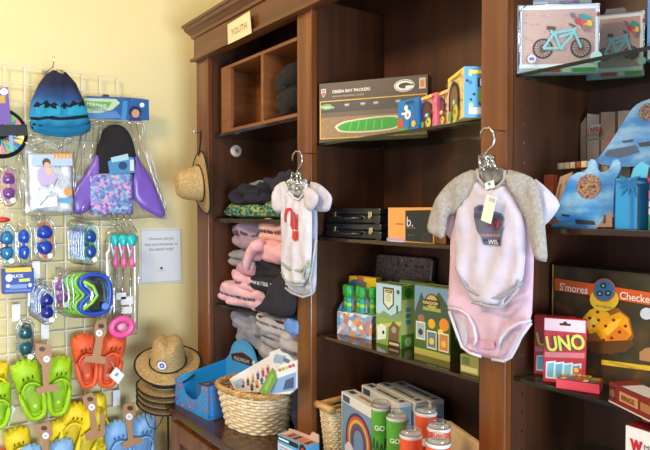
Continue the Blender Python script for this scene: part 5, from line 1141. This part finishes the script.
# cans
def can(name, label, px, Y, ztop, c, letters, group, z0, cover=True):
    q = at(px, 400, Y=Y); t = thing(name, label, 'can', (q.x, q.y, z0), R(40), group); H = ztop-z0; r = .0275
    prt = ramp_mat('can_print_%d_%d' % (c[0], int(px)), [(.0, tuple(int(v*.45) for v in c)), (.42, c), (.75, c), (1., tuple(min(255, int(v*1.15)+20) for v in c))], (24, 24, 24), 'noise', rough=.25, detail=2)
    MB().lathe([(0, 0), (r*.94, 0), (r, .003), (r, H-.022)], prt, 28).build('body', t, smooth=True)
    MB().lathe([(r, H-.022), (r*1.02, H-.020), (r*1.02, H-.016), (r*.98, H-.014)], mat((210, 208, 206), 'plastic'), 28).build('steel_rim', t, smooth=True)
    if cover: MB().lathe([(r*.98, H-.014), (r*1.03, H-.013), (r*1.03, H-.005), (r*.9, H-.001), (r*.7, H-.002), (r*.66, H-.006), (0, H-.006)], clear((250, 250, 250), .10, 'clear_can_lid', .08), 28).lathe([(r*.9, H-.0135), (0, H-.0135)], mat((206, 204, 204), 'plastic'), 24).build('clear_lid', t, smooth=True)
    if letters:
        b = text(letters, t, 0, 0, H*.5, width=.030, m=mat((236, 244, 226), 'print'), bold=.02)
        for v in b.data.vertices:
            a = v.co.x/(r*1.0); v.co.z = 0; x, y = v.co.x, v.co.y; v.co = Vector((r*1.02*math.sin(a), y, r*1.02*math.cos(a)))
    lf = MB(); dk = mat(tuple(int(v*.4) for v in c), 'print')
    for k in range(7):
        a = R(-150+k*24); hh = .012+.016*((k*5) % 3)/2; rr = r*1.012
        pts = [(rr*math.cos(a-.2), rr*math.sin(a-.2), .004), (rr*math.cos(a+.2), rr*math.sin(a+.2), .004), (rr*math.cos(a+.08), rr*math.sin(a+.08), hh+.01), (rr*math.cos(a-.1), rr*math.sin(a-.1), hh+.014)]
        lf.add(pts, [(0, 1, 2, 3)], dk)
    lf.build('plant_print', t)
    if c[0] > 200 and letters is None:
        MB().lathe([(0, 0), (.010, 0)], mat((226, 236, 240), 'print'), 16, fn=lambda p: Vector((r*1.02*math.sin((p.x)/r), -r*1.02*math.cos(p.x/r), H*.45+p.y))).build('white_badge', t)
    return t
CGR, COR = (92, 176, 62), (226, 88, 52)
for (nm, px, Y, pyt, col, s_) in (('green can behind, next to the rainbow box', 381, 1.13, 401, CGR, 'GO'), ('green can in front, right of the other green one', 397, 1.085, 410.5, CGR, 'GO!'),
        ('orange can nearest the green ones', 411, 1.03, 427.5, COR, None), ('orange can tallest at the back of the orange group', 426, 1.12, 405.5, COR, None), ('orange can on the right of the group beside the board', 439, 1.07, 420.5, COR, None), ('orange can lowest at the front right of the group', 438.5, 1.00, 435, COR, None)):
    zt = at(px, pyt, Y=Y).z; zm = CT+(zt-CT)/2
    cn = 'grow_can'
    can(cn, 'upper '+nm, px, Y, zt, col, s_, 'cans with clear lids on the middle counter', zm)
    can(cn, 'lower can under the '+nm, px, Y, zm-.0005, col, s_, 'cans with clear lids on the middle counter', CT, cover=True)
# plain wooden board by the post
pb = at(446, 421, Y=1.30); P = Plane((pb.x, 1.30, CT), R(-20)); t = thing('wood_board', 'plain pale wooden board standing beside the orange cans', 'board', P.p0, R(-20))
MB().box(0, .215, 0, .014, 0, pb.z-CT, mat((222, 192, 150), 'bright_wood')).build('board', t, bevel=.002)
MB().box(0, .215, -.012, 0, 0, .012, mat((206, 172, 128), 'bright_wood')).build('foot_strip', t)

# ---------------------------------------------------------------- counter of the left bay
# blue display tray
A = at(174.5, 403.5, Z=CT); rot = R(5); A = Vector((max(A.x, -2.405), A.y, CT)); P = Plane(A, rot)
w = P.loc(209, 417)[0]; hl = P.loc(175, 377.5)[1]; hr = P.loc(209, 387)[1]; D_ = .25
t = thing('display_tray', 'bright blue open cardboard display tray with coral reef print on the counter', 'display box', A, rot)
SKYB = mat((44, 172, 240), 'card'); coral = ramp_mat('coral_reef_print', [(.25, (24, 80, 150)), (.4, (40, 150, 220)), (.52, (44, 130, 200)), (.58, (150, 80, 120)), (.66, (40, 150, 210)), (.76, (216, 130, 90)), (.85, (60, 90, 150))], (26, 26, 30), 'noise', rough=.35, detail=3)
fr_ = [(0, 0), (w, 0), (w, hr)]+[(w*.80-w*.30*(1-math.cos(R(a))), hr*.95-hr*.55*math.sin(R(a))) for a in range(0, 181, 15)]+[(0, hl)]
MB().prism(fr_, 0, .003, coral).build('front_panel', t)
hb = hl*1.35
MB().add([(0, 0, 0), (0, D_, 0), (0, D_, hb), (0, 0, hl), (.003, 0, 0), (.003, D_, 0), (.003, D_, hb), (.003, 0, hl)], [(0, 3, 2, 1), (4, 5, 6, 7), (0, 4, 7, 3), (3, 7, 6, 2), (2, 6, 5, 1)], SKYB).build('side_panel', t)
MB().add([(w, 0, 0), (w, D_, 0), (w, D_, hb), (w, 0, hr), (w-.003, 0, 0), (w-.003, D_, 0), (w-.003, D_, hb), (w-.003, 0, hr)], [(0, 1, 2, 3), (7, 6, 5, 4), (0, 3, 7, 4), (3, 2, 6, 7), (2, 1, 5, 6)], coral).build('side_panel', t)
bp2 = [(0, 0), (w, 0), (w, hb*1.0), (w*.90, hb*1.15)]+[(w*.5+w*.36*math.cos(R(a)), hb*1.2+.075*math.sin(R(a))) for a in range(20, 161, 10)]+[(w*.10, hb*1.15), (0, hb)]
MB().prism(bp2, D_-.003, D_, mat((70, 160, 220), 'card')).build('header_panel', t)
cb_ = Canvas(P, D_-.0045)
cb_.poly([(w*.5+w*.34*math.cos(R(a)), hb*1.17+.063*math.sin(R(a))) for a in range(10, 171, 10)]+[(w*.10, hb*1.12), (w*.9, hb*1.12)], (90, 170, 222))
zc = hb*1.22
cb_.poly([(w*.20, zc-.028), (w*.80, zc-.028), (w*.84, zc-.004), (w*.70, zc+.008), (w*.5, zc+.020), (w*.30, zc+.008), (w*.16, zc-.004)], (72, 40, 30)); cb_.circ(w*.80, zc-.01, .012, (206, 222, 232)); cb_.build('header_plaque', t)
text('AQUARIUM', t, w*.47, D_-.0065, zc-.014, width=w*.42, m=mat((222, 214, 206), 'print'))
MB().box(.003, w-.003, .003, D_-.003, .001, .004, SKYB).build('floor_panel', t)
q = P.p0+P.ax*(w*.62)-P.n*.07
for k in range(2):
    qq = P.p0+P.ax*(w*.52+k*.075)-P.n*.02
    o = thing('toy_pack', ('left' if k == 0 else 'right')+' small dark blue packet lying inside the blue display tray', 'packaged toy', (qq.x, qq.y, CT+.0045), rot)
    MB().box(0, .065, .0, .10, 0, hr*.82, mat((40, 96, 150), 'card')).build('packet', o, bevel=.002)
    tp = Top(hr*.82); tp.rect(.005, .06, .006, .094, (34, 70, 112)); tp.circ(.032, .03, .012, (180, 110, 80)); tp.rect(.012, .052, .055, .08, (76, 120, 160)); tp.build('print', o)
# small blue carton on the counter in front of the middle post
pq = at(277.5, 448, Y=1.02); P = Plane((pq.x, 1.02, CT), R(6)); w = P.loc(307, 432)[0]; h = P.loc(280, 430)[1]
t = thing('cards_box', 'small light blue box with black band on the counter before the middle post', 'box', P.p0, R(6))
MB().box(0, w, 0, .05, 0, h*.86, mat((84, 162, 214), 'card')).build('carton', t, bevel=.001)
MB().prism([(0, h*.86), (w, h*.86), (w, h*1.08), (w*.8, h*1.1), (w*.72, h*.95), (w*.2, h*.93), (0, h*.9)], .046, .05, mat((206, 170, 150), 'card')).build('back_card', t)
c = Canvas(P); c.rect(0, w*.72, h*.68, h*.82, BK); c.rect(w*.05, w*.4, h*.72, h*.78, WT); c.rect(.004, w*.6, h*.35, h*.6, (190, 216, 236)); c.rect(.01, w*.5, h*.42, h*.45, (90, 110, 150)); c.rect(.01, w*.5, h*.50, h*.53, (196, 90, 90)); c.circ(w*.86, h*.72, w*.11, (40, 30, 30)); c.circ(w*.86, h*.70, w*.05, (190, 60, 60)); c.rect(w*.74, w, h*.2, h*.55, (60, 130, 196)); c.build('cover_art', t)
tp = Top(h*.86); tp.rect(.002, w-.002, .002, .045, (196, 150, 130)); 
for k in range(5): tp.rect(w*(.06+.19*k), w*(.18+.19*k), .008, .04, [(226, 196, 170), (120, 60, 50), (60, 60, 60), (200, 120, 90), (90, 60, 50)][k])
tp.build('card_edges', t)

# ---------------------------------------------------------------- right bay, top glass shelf
def bike(label, pts, Y, rot, d, z, dim=1., group='wooden bicycle picture boxes', wl=None):
    px0, px1, pyt = pts; P, t, w, h = carton('picture_box', label, 'picture box', px0, px1, pyt, Y, z, rot, d, (226, 232, 238), group, w=wl, X0=None)
    c = Canvas(P); c.rect(.010, w-.010, .022, h-.012, (190, 160, 152)); random.seed(5)
    for k in range(60): c.rect(*(lambda x, z_: (x, x+.006, z_, z_+.002))(random.uniform(.012, w-.02), random.uniform(.024, h-.018)), [(206, 178, 170), (172, 140, 134)][k % 2])
    c.rect(0, w, 0, .012, (150, 170, 176)); c.rect(w*.25, w*.52, .002, .011, (196, 60, 70)); c.rect(w*.68, w*.95, .002, .011, (90, 160, 60)); c.rect(w*.55, w*.65, .002, .011, (226, 220, 200)); c.build('backing_print', t)
    c = Canvas(P, -.0022); Q = lambda x, z_: (w*x, h*z_)
    for cx_ in (.31, .77):
        x, z_ = Q(cx_, .36); r_ = w*.125
        c.arc(x, z_, r_*.84, r_, 0, 360, (70, 52, 50), 36); c.circ(x, z_, r_*.14, (70, 52, 50))
        for k in range(16): a = 2*math.pi*k/16; c.line((x, z_), (x+r_*.9*math.cos(a), z_+r_*.9*math.sin(a)), .0016, (96, 76, 70))
    TL = (130, 196, 204)
    for a, b_ in ((((.31, .36)), (.44, .58)), ((.31, .36), (.52, .36)), ((.52, .36), (.44, .58)), ((.44, .58), (.68, .62)), ((.52, .36), (.66, .54)), ((.66, .54), (.70, .66)), ((.68, .60), (.77, .36)), ((.50, .52), (.68, .58)), ((.42, .56), (.40, .64))): c.line(Q(*a), Q(*b_), .0055, TL)
    c.line(Q(.70, .66), Q(.63, .70), .004, (90, 80, 80)); c.line(Q(.36, .655), Q(.46, .64), .008, (96, 70, 60)); c.circ(w*.53, h*.36, w*.025, TL)
    for k, (x, z_, col) in enumerate(((.74, .74, (200, 70, 90)), (.79, .80, (60, 150, 160)), (.84, .77, (60, 160, 150)), (.86, .70, (236, 196, 70)), (.80, .71, (210, 90, 70)), (.82, .66, (226, 170, 60)))): c.poly(ell(w*x, h*z_, w*.04, h*.05, 10), col)
    c.poly([Q(.66, .79), Q(.72, .75), Q(.70, .83), Q(.64, .86)], (110, 116, 130)); c.poly([Q(.76, .70), Q(.88, .66), Q(.86, .60), Q(.82, .58)], (150, 120, 120))
    c.circ(w*.17, h*.21, w*.055, (206, 206, 222)); c.rect(w*.14, w*.20, h*.19, h*.23, (110, 110, 150)); c.circ(w*.95, h*.22, w*.075, (190, 226, 226)); c.rect(w*.955, w*.985, h*.80, h*.86, (170, 60, 80)); c.build('bicycle', t)
    b = MB(); b.tube([(.002, -.003, .004), (.002, -.003, h-.002), (w-.002, -.003, h-.002), (w-.002, -.003, .004)], .0016, FILM, 5); b.tube([(w*.02, -.003, h*.9), (w*.1, -.003, h*.985)], .0018, FILM, 5).tube([(.003, -.004, .02), (.006, -.004, h*.5), (.003, -.004, h*.9)], .002, FILM, 5); b.build('shrink_wrap', t, smooth=True)
    MB().prism([(w*.3, h), (w*.7, h), (w*.66, h+.012), (w*.34, h+.012)], .004, .0045, CLR2).build('hang_tab', t)
    return P, t, w, h
P, t, w, h = bike('bicycle picture box in front at the left of the top right shelf', (516, 600, 4), 1.183, R(49), .022, Z3a, wl=None)
P, t2, w2, h2 = bike('second bicycle picture box, half hidden behind the front one', (585, 645, 13), 1.36, R(34), .020, Z3a)
pu = at(511, 3, Y=1.26)
P = Plane(at(516, 1, Y=1.215), R(50)); t = thing('folded_pack', 'clear wrapped pack lying on top of the front bicycle box at the frame edge', 'pack', (P.p0.x, P.p0.y, Z3a+h+.002), R(50))
MB().box(.0, w*.96, .0, .02, 0, .03, mat((150, 152, 160), 'card')).build('pack', t, bevel=.003)
c = Canvas(Plane(P.p0, 0)); c.rect(w*.55, w*.8, .004, .02, (110, 90, 130)); c.rect(w*.1, w*.4, .006, .018, (206, 212, 220)); c.build('label_print', t)
P, t, w, h = carton('blue_box', 'bright blue box with a white label at the right edge of the top shelf', 'box', 644.5, 668, -12, 1.30, Z3a, R(10), .05, (34, 120, 196))
c = Canvas(P); c.rect(.002, .03, .004, .03, (196, 200, 204)); c.rect(.002, .03, .034, .038, (20, 80, 150)); c.build('label_print', t)

# ---------------------------------------------------------------- right bay, second shelf
def shaped(name, label, cat, pts, Y, rot, th, m, rnd=1, z=None, px=None):
    p0 = at(pts[0][0], pts[0][1], Y=Y); p0.z = Z3b if z is None else z; P = Plane(p0, rot); t = thing(name, label, cat, p0, rot)
    o = [(x, max(zz, 0) if z is None else zz) for x, zz in P.trace(pts)]
    if rnd: o = smooth_loop(o, rnd)
    MB().prism(o, 0, th, m).build('panel', t); return P, t
sea = ramp_mat('sky_and_cloud_print', [(.3, (28, 100, 178)), (.48, (70, 146, 210)), (.6, (150, 194, 226)), (.75, (48, 126, 196))], (8, 8, 18), 'noise', rough=.35, detail=4)
discm = ramp_mat('bead_photo_print', [(.25, (24, 24, 32)), (.4, (120, 60, 80)), (.5, (190, 150, 80)), (.6, (50, 70, 100)), (.72, (206, 120, 130)), (.85, (230, 220, 200))], (130, 130, 130), 'noise', rough=.3, detail=2)
def emblem(P, t, cx_, cy_, r_):
    q = P.loc(cx_, cy_); rr = abs(P.loc(cx_+r_, cy_)[0]-q[0])
    MB().poly(ell(q[0], q[1], rr, rr, 28), -.0014, discm).build('photo_disc', t)
# plank board at the back
P = Plane(Vector((at(579, 200, Y=1.44).x, 1.44, Z3b)), 0); t = thing('plank_sign', 'tall board printed with weathered planks and red lettering at the back of the shelf', 'sign board', P.p0, 0)
o = P.trace([(579, 160), (579, 134), (582, 124), (588, 117), (597, 113.5), (655, 106)]); o = [(o[0][0], 0)]+o+[(o[-1][0], 0)]
MB().prism(o, .006, .014, mat((96, 74, 62), 'bright_wood')).build('board', t)
c = Canvas(P, .005)
for k, (a, b_) in enumerate(((579.6, 585), (586, 598), (600, 614), (617, 629), (631, 644), (646, 655))):
    ya, yb = 118 if k == 0 else 114.5-k*1.2, 114-(k)*1.3
    c.px([(a, ya+6 if k == 0 else ya), (b_, yb+2 if k < 2 else yb), (b_, 198), (a, 198)], mat([(160, 128, 106), (186, 160, 146), (176, 144, 124), (196, 168, 150), (170, 140, 122), (186, 158, 140)][k], 'bright_wood'))
c.px([(584, 139), (604, 137), (604, 139), (584, 141)], (110, 150, 110)); c.px(ell(609, 139, 3.6, 3.6, 14), (206, 120, 110)); c.px([(587, 136), (598, 135), (600, 124), (590, 125)], (206, 186, 174)); c.build('plank_print', t)
for s_, y_ in (('AREA', 129), ('LOCAL', 133.5)):
    q = P.loc(595.5, y_); text(s_, t, q[0], .0015, q[1], width=.034 if s_ == 'AREA' else .042, m=mat((176, 66, 66), 'print'), bold=.02)
P, t = shaped('wave_card', 'upper slanted blue wave card with round photo, standing behind the notched one', 'display card', [(594, 163), (604, 151), (616, 134), (627, 116), (634, 106), (645, 100), (664, 96), (664, 168), (640, 166), (618, 167)], 1.385, R(6), .006, sea, 1, z=at(594, 163, Y=1.385).z)
MB().box(.02, .03, .006, .012, Z3b-P.p0.z, 0.01, mat((150, 130, 110), 'card')).build('support_strip', t); MB().box(.11, .12, .006, .012, Z3b-P.p0.z, 0.01, mat((150, 130, 110), 'card')).build('support_strip', t)
emblem(P, t, 648, 112, 9.5); c = Canvas(P); c.px([(608, 150), (636, 145), (640, 152), (620, 158), (604, 156)], (70, 92, 116)); c.px([(638, 143), (652, 141), (652, 146), (640, 147)], (40, 52, 70)); c.px([(622, 141), (634, 139), (633, 142), (623, 143)], (50, 70, 100)); c.build('shore_print', t)
P, t = shaped('wave_card', 'notched blue wave card with a round bead photo at the front of the shelf', 'display card', [(550, 228), (613, 229), (614, 182), (621, 170), (620, 160), (613.5, 159), (611, 167), (604, 173), (597.5, 171), (596, 160), (589, 159), (587, 171), (574, 173), (567, 182)], 1.215, R(4), .006, sea, 1)
emblem(P, t, 589, 186.5, 12.3); c = Canvas(P); c.px([(575, 219), (594, 221), (596, 225), (576, 224)], (44, 54, 60)); c.px([(562, 214), (570, 215), (569, 217), (562, 216)], (50, 60, 80)); c.px([(607, 214), (612, 211), (612.5, 227), (597, 227)], (170, 130, 108)); c.px([(604, 215), (606, 215), (606, 223), (603, 224)], (70, 52, 44)); c.px([(552, 224), (574, 222), (574, 227), (551, 227)], (90, 150, 180)); c.build('shore_print', t)
P, t, w, h = carton('display_stand', 'plain bright blue folded card stand with a leaf silhouette beside the wave card', 'display stand', 614.5, 640, 178, 1.20, Z3b, R(-8), .05, (40, 150, 214))
c = Canvas(P); c.rect(w*.62, w*.78, 0, h, (30, 116, 190)); c.rect(w*.92, w, 0, h, (16, 48, 92)); c.rect(0, w*.03, 0, h, (20, 70, 120))
c.build('fold_print', t)
lf = MB(); LM = mat((26, 112, 176), 'card')
for k in range(9):
    a = R(150+k*29); x, z = w*.62, h*.93; L_ = .036 if k % 2 else .028; tip = (x+L_*math.cos(a), z+L_*math.sin(a)); n = (-math.sin(a)*.0035, math.cos(a)*.0035)
    lf.poly([(x, z), (x+.5*L_*math.cos(a)+n[0], z+.5*L_*math.sin(a)+n[1]), tip, (x+.5*L_*math.cos(a)-n[0], z+.5*L_*math.sin(a)-n[1])], -.002-.0001*k, LM)
lf.build('leaf_silhouette', t)
MB().poly([(w*.35, h), (w, h), (w*1.1, h*1.22), (w*.8, h*1.32), (w*.5, h*1.2)], .02, mat((90, 190, 230), 'card')).build('top_flap', t)
# odds and ends at the left of that shelf
P, t, w, h = carton('domino_row', 'row of small pale wooden blocks on a strip at the back left of the shelf', 'wooden toy', 549, 588, 165, 1.36, Z3b+.137, R(-8), .02, (120, 84, 50), h=.012)
MB().box(.01, .02, .004, .016, -.137, 0, mat((120, 84, 50), 'bright_wood')).box(w-.02, w-.01, .004, .016, -.137, 0, mat((120, 84, 50), 'bright_wood')).build('leg', t)
for k in range(7): MB().box(w*(k+.08)/7, w*(k+.92)/7, -.006, .018, .002, .017, mat([(226, 196, 150), (214, 180, 134), (232, 206, 166), (220, 190, 146), (236, 210, 170), (150, 90, 60), (222, 192, 150)][k], 'bright_wood')).build('block', t, bevel=.001)
P, t, w, h = carton('orange_box', 'orange box peeking out behind the white sleeve', 'box', 534, 553, 175, 1.29, Z3b, R(12), .03, (214, 96, 44))
c = Canvas(P); c.poly([(0, h*.6), (w, h*.8), (w, h), (0, h)], (196, 82, 38)); c.build('cover_art', t)
P = Plane(Vector((at(564, 177, Y=1.30).x, 1.30, Z3b)), 0); t = thing('earth_ball', 'small teal and green ball tucked behind the notched wave card', 'ball', P.p0)
gb = ramp_mat('globe_print', [(.4, (60, 160, 170)), (.5, (90, 170, 80)), (.65, (50, 130, 190))], (30, 30, 30), 'noise', rough=.4)
rb = .036; MB().lathe([(max(.0004, rb*math.sin(math.pi*i/16)), rb-rb*math.cos(math.pi*i/16)) for i in range(17)], gb, 26).build('ball', t, smooth=True)
MB().tube([(0, 0, 2*rb-.001), (0, 0, 2*rb+.006)], .004, mat((226, 220, 200), 'plastic'), 8).build('stopper', t)
P, t = shaped('plank_sign', 'small leaning board with weathered plank print left of the wave card', 'sign board', [(549, 224), (560, 177), (572, 172), (570, 226)], 1.27, R(-6), .006, mat((190, 160, 136), 'bright_wood'), 0)
c = Canvas(P); c.px([(556, 200), (560, 184), (562, 184), (558, 202)], (140, 110, 92)); c.px([(562, 222), (566, 180), (567, 180), (565, 222)], (150, 120, 100)); c.build('plank_print', t)
pc_ = at(656, 228, Y=1.165); t = thing('seed_tin', 'round printed tin in red, pink and green at the right edge of the shelf', 'tin', (pc_.x, 1.195, Z3b))
zt = at(650, 178, Y=1.19).z-Z3b
b = MB()
for z0_, z1_, col in ((.0, .16, (60, 130, 90)), (.16, .3, (70, 150, 100)), (.3, .42, (214, 206, 220)), (.42, .6, (90, 120, 190)), (.6, .76, (206, 110, 170)), (.76, .9, (60, 70, 130))): b.lathe([(.026, zt*z0_), (.026, zt*z1_)], mat(col, 'print'), 26)
b.build('printed_body', t, smooth=True); MB().lathe([(.026, zt*.9), (.028, zt*.9), (.028, zt), (.0, zt)], mat((196, 40, 60), 'gloss'), 26).build('lid', t, smooth=True)
w_ = MB(); 
for k in range(8): a = R(-170+20*k); w_.add([(.0265*math.cos(a-.1), .0265*math.sin(a-.1), zt*.45), (.0265*math.cos(a+.1), .0265*math.sin(a+.1), zt*.45), (.0265*math.cos(a+.1), .0265*math.sin(a+.1), zt*.56), (.0265*math.cos(a-.1), .0265*math.sin(a-.1), zt*.54)], [(0, 1, 2, 3)], mat((236, 220, 236), 'print'))
w_.build('label_marks', t)

# ---------------------------------------------------------------- right bay, third shelf
P, t, w, h = carton('game_box', 'large dark game box with an orange banner and roasted campfire snack picture', 'board game', 553.5, 662, 270, 1.315, Z3c, R(-9), .065, (42, 40, 30), X0=-.862)
c = Canvas(P); dark = ramp_mat('campfire_photo_print', [(.3, (26, 28, 22)), (.5, (58, 52, 36)), (.65, (80, 60, 40)), (.8, (120, 80, 50))], (14, 14, 14), 'noise', rough=.25, detail=4)
c.rect(.005, w-.002, .005, h-.004, dark); c.rect(0, .004, 0, h, (206, 176, 40))
c.px([(582, 330), (590, 312), (602, 306), (618, 308), (630, 318), (634, 336), (628, 350), (610, 354), (592, 350)], (150, 96, 36))
c.px([(583, 318), (590, 310), (600, 306), (610, 314), (604, 330), (590, 334)], (236, 180, 40)); c.px([(596, 332), (604, 318), (620, 312), (628, 318), (632, 334), (622, 345), (606, 345)], (242, 170, 30)); c.px([(606, 336), (620, 326), (630, 334), (622, 346), (608, 346)], (226, 130, 30)); c.px([(586, 324), (594, 316), (598, 322), (590, 330)], (250, 210, 90)); c.px([(604, 330), (612, 320), (622, 318), (618, 326), (608, 336)], (252, 200, 60))
for x, y in ((590, 318), (598, 312), (594, 326), (606, 326), (614, 320), (620, 332), (612, 338), (604, 340), (626, 326), (599, 320)): c.px(ell(x, y, 1.8, 1.6, 10), (110, 56, 20))
c.px([(586, 342), (632, 340), (636, 344), (626, 352), (600, 354), (588, 350)], (96, 60, 30))
c.px([(640, 352), (646, 348), (662, 346), (662, 364), (640, 360)], (180, 130, 90)); c.px([(556, 300), (572, 308), (580, 330), (566, 342), (556, 335)], (92, 62, 42))
c.px([(602, 359.5), (640, 364.5), (662, 367), (662, 372), (640, 369.5), (602, 364.5)], (226, 190, 50)); c.build('photo_print', t)
c = Canvas(P, -.004); c.px([(556, 278), (600, 284.5), (662, 294), (662, 307), (600, 296.5), (556, 290)], (214, 92, 40))
c.px(ell(605.5, 299, 14.5, 12, 24), (232, 196, 60)); c.px(ell(605.5, 290, 11.6, 11.8, 28), (176, 90, 60)); c.px(ell(605.5, 290, 10.2, 10.4, 28), (70, 112, 160)); 
for x, y in ((604.5, 285.5), (601, 293.5), (609.5, 293)): c.px(ell(x, y, 3.4, 3, 12), (40, 70, 50)); c.px(ell(x, y, 1.2, 1, 8), (190, 200, 190))
c.px(ell(648, 313.5, 6.5, 6, 18), (200, 212, 230)); c.build('banner', t)
for s_, x, y, ww in (("S'mores", 575.5, 288.0, .079), ('Checkers', 640.5, 297.6, .086)):
    q = P.loc(x, y); text(s_, t, q[0], -.0072, q[1], width=ww*1.0, m=mat((244, 226, 206), 'print'), roty=0, bold=.015)
q = P.loc(605.5, 306.5); text('HEAD TO HEAD GAME', t, q[0], -.0072, q[1], width=.042, m=mat((120, 60, 30), 'print'), bold=.02)
q = P.loc(628, 365.6); text('A DELICIOUSLY DARING GAME', t, q[0], -.0072, q[1], width=.085, m=mat((120, 80, 20), 'print'))
tp = Top(h); tp.rect(.002, w-.002, .002, .063, (52, 46, 38)); tp.rect(w*.3, w*.95, .01, .05, (66, 60, 50)); tp.rect(w*.5, w*.8, .02, .04, (40, 60, 60)); tp.build('top_print', t)

def card_pack(label, pts, Y, rot, front=True):
    px0, px1, pyt = pts; P, t, w, h = carton('card_game_pack', label, 'card game', px0, px1, pyt, Y, Z3c, rot, .018, (204, 42, 52), 'red card game packs')
    c = Canvas(P); c.rect(.002, w-.002, h*.80, h*.985, (236, 206, 212) if front else (206, 36, 44)); c.rect(w*.38, w*.64, h*.89, h*.925, (70, 24, 30)); c.circ(w*.51, h*.925, w*.05, (70, 24, 30))
    c.rect(.002, w-.002, .01, h*.79, (198, 52, 66)); c.poly([(.003, h*.38), (w-.003, h*.42), (w-.003, h*.50), (.003, h*.46)], (222, 130, 140))
    for k in range(4): x0 = w*(.02+.2*k); c.poly([(x0+.003, .008), (x0+w*.24, .008), (x0+w*.28, h*.34), (x0+w*.05, h*.31)], (232, 240, 244)); c.poly([(x0+.007, .012), (x0+w*.21, .012), (x0+w*.245, h*.31), (x0+w*.075, h*.285)], [(120, 196, 214), (110, 186, 210), (130, 200, 216), (90, 170, 206)][k])
    c.circ(w*.80, h*.22, w*.10, (206, 70, 80)); c.circ(w*.78, h*.23, w*.06, (236, 206, 80)); c.build('cover_art', t)
    for dx, col, b_, y_ in ((.0, (60, 90, 70), .07, -.0048), (.002, (228, 214, 90), .03, -.0056)):
        text('UNO', t, w*.5+dx, y_, h*.62+dx, width=w*.90, height=h*.24, m=mat(col, 'print'), bold=b_, roty=-9)
    return P, t, w, h
card_pack('red card game pack standing at the back, left of the front pack', (535, 575, 316), 1.245, R(28), False)
card_pack('red card game pack with pink hanger top standing in front', (544.5, 586.5, 318.5), 1.205, R(28))
pl = at(556, 388, Z=Z3c); P = Plane(pl, R(22)); w = P.loc(599.5, 388)[0]; t = thing('card_game_pack', 'red card game pack lying flat at the front edge of the glass shelf', 'card game', pl, R(22), 'red card game packs')
MB().box(0, w, 0, .055, 0, .020, mat((214, 62, 78), 'card')).build('carton', t, bevel=.001)
tp = Top(.020); tp.rect(.001, w-.001, .001, .054, (160, 40, 46)); tp.rect(w*.04, w*.96, .030, .050, (196, 150, 60)); tp.rect(w*.06, w*.94, .004, .026, (90, 96, 100))
for k, col in enumerate(((206, 200, 90), (60, 90, 150), (200, 60, 60), (220, 220, 220), (70, 140, 90))): tp.poly([(w*(.08+.17*k), .006), (w*(.2+.17*k), .006), (w*(.22+.17*k), .024), (w*(.11+.17*k), .024)], col)
tp.build('top_print', t)
text('UNO', t, w*.45, .040, .0245, width=w*.62, height=.017, m=mat((240, 214, 80), 'print'), rotx=0, bold=.04)

P0 = at(609, 395, Y=1.185); P = Plane((P0.x, 1.185, Z3c), R(-27)); h = .040; w = .17
t = thing('wood_game_box', 'dark red boxed game lying at an angle on the glass shelf at the right', 'board game', P.p0, R(-27))
MB().box(0, w, 0, .055, 0, h, mat((126, 26, 34), 'card')).build('carton', t, bevel=.001)
c = Canvas(P); c.rect(.003, .02, .008, h-.006, (60, 20, 24)); c.circ(.012, h*.5, .008, (120, 90, 60)); c.rect(w*.2, w*.52, h*.3, h*.78, (190, 150, 96)); c.rect(w*.56, w*.8, h*.32, h*.72, (170, 116, 70)); c.rect(0, w, 0, .003, (220, 200, 190)); c.build('cover_art', t)
text('RINGS', t, w*.36, -.003, h*.54, width=w*.22, m=mat((110, 30, 30), 'print'), bold=.02)
tp = Top(h); tp.rect(w*.2, w*.995, .003, .05, (222, 222, 228)); tp.poly([(w*.6, .003), (w*.98, .003), (w*.98, .05), (w*.8, .05)], (196, 170, 140)); tp.build('top_print', t)

# ---------------------------------------------------------------- right bay, lowest glass shelf
P, t, w, h = carton('gift_box', 'white and red box with a red letter W on the lowest glass shelf', 'box', 628, 668, 432, 1.19, Z3d, R(-4), .10, (232, 228, 226))
tp = Top(h); tp.rect(.001, w-.001, .002, .05, (168, 36, 44)); tp.rect(.001, w-.001, .058, .098, (220, 216, 216)); tp.build('top_print', t)
q = P.loc(636.5, 446); text('W', t, q[0], -.0012, q[1], width=.026, height=.024, m=mat((190, 30, 42), 'print'), bold=.08)
q = P.loc(650, 449); text('MUG', t, q[0]+.004, -.0012, q[1], width=.03, m=mat((60, 50, 54), 'print'))
scn.cycles.transparent_max_bounces = 24
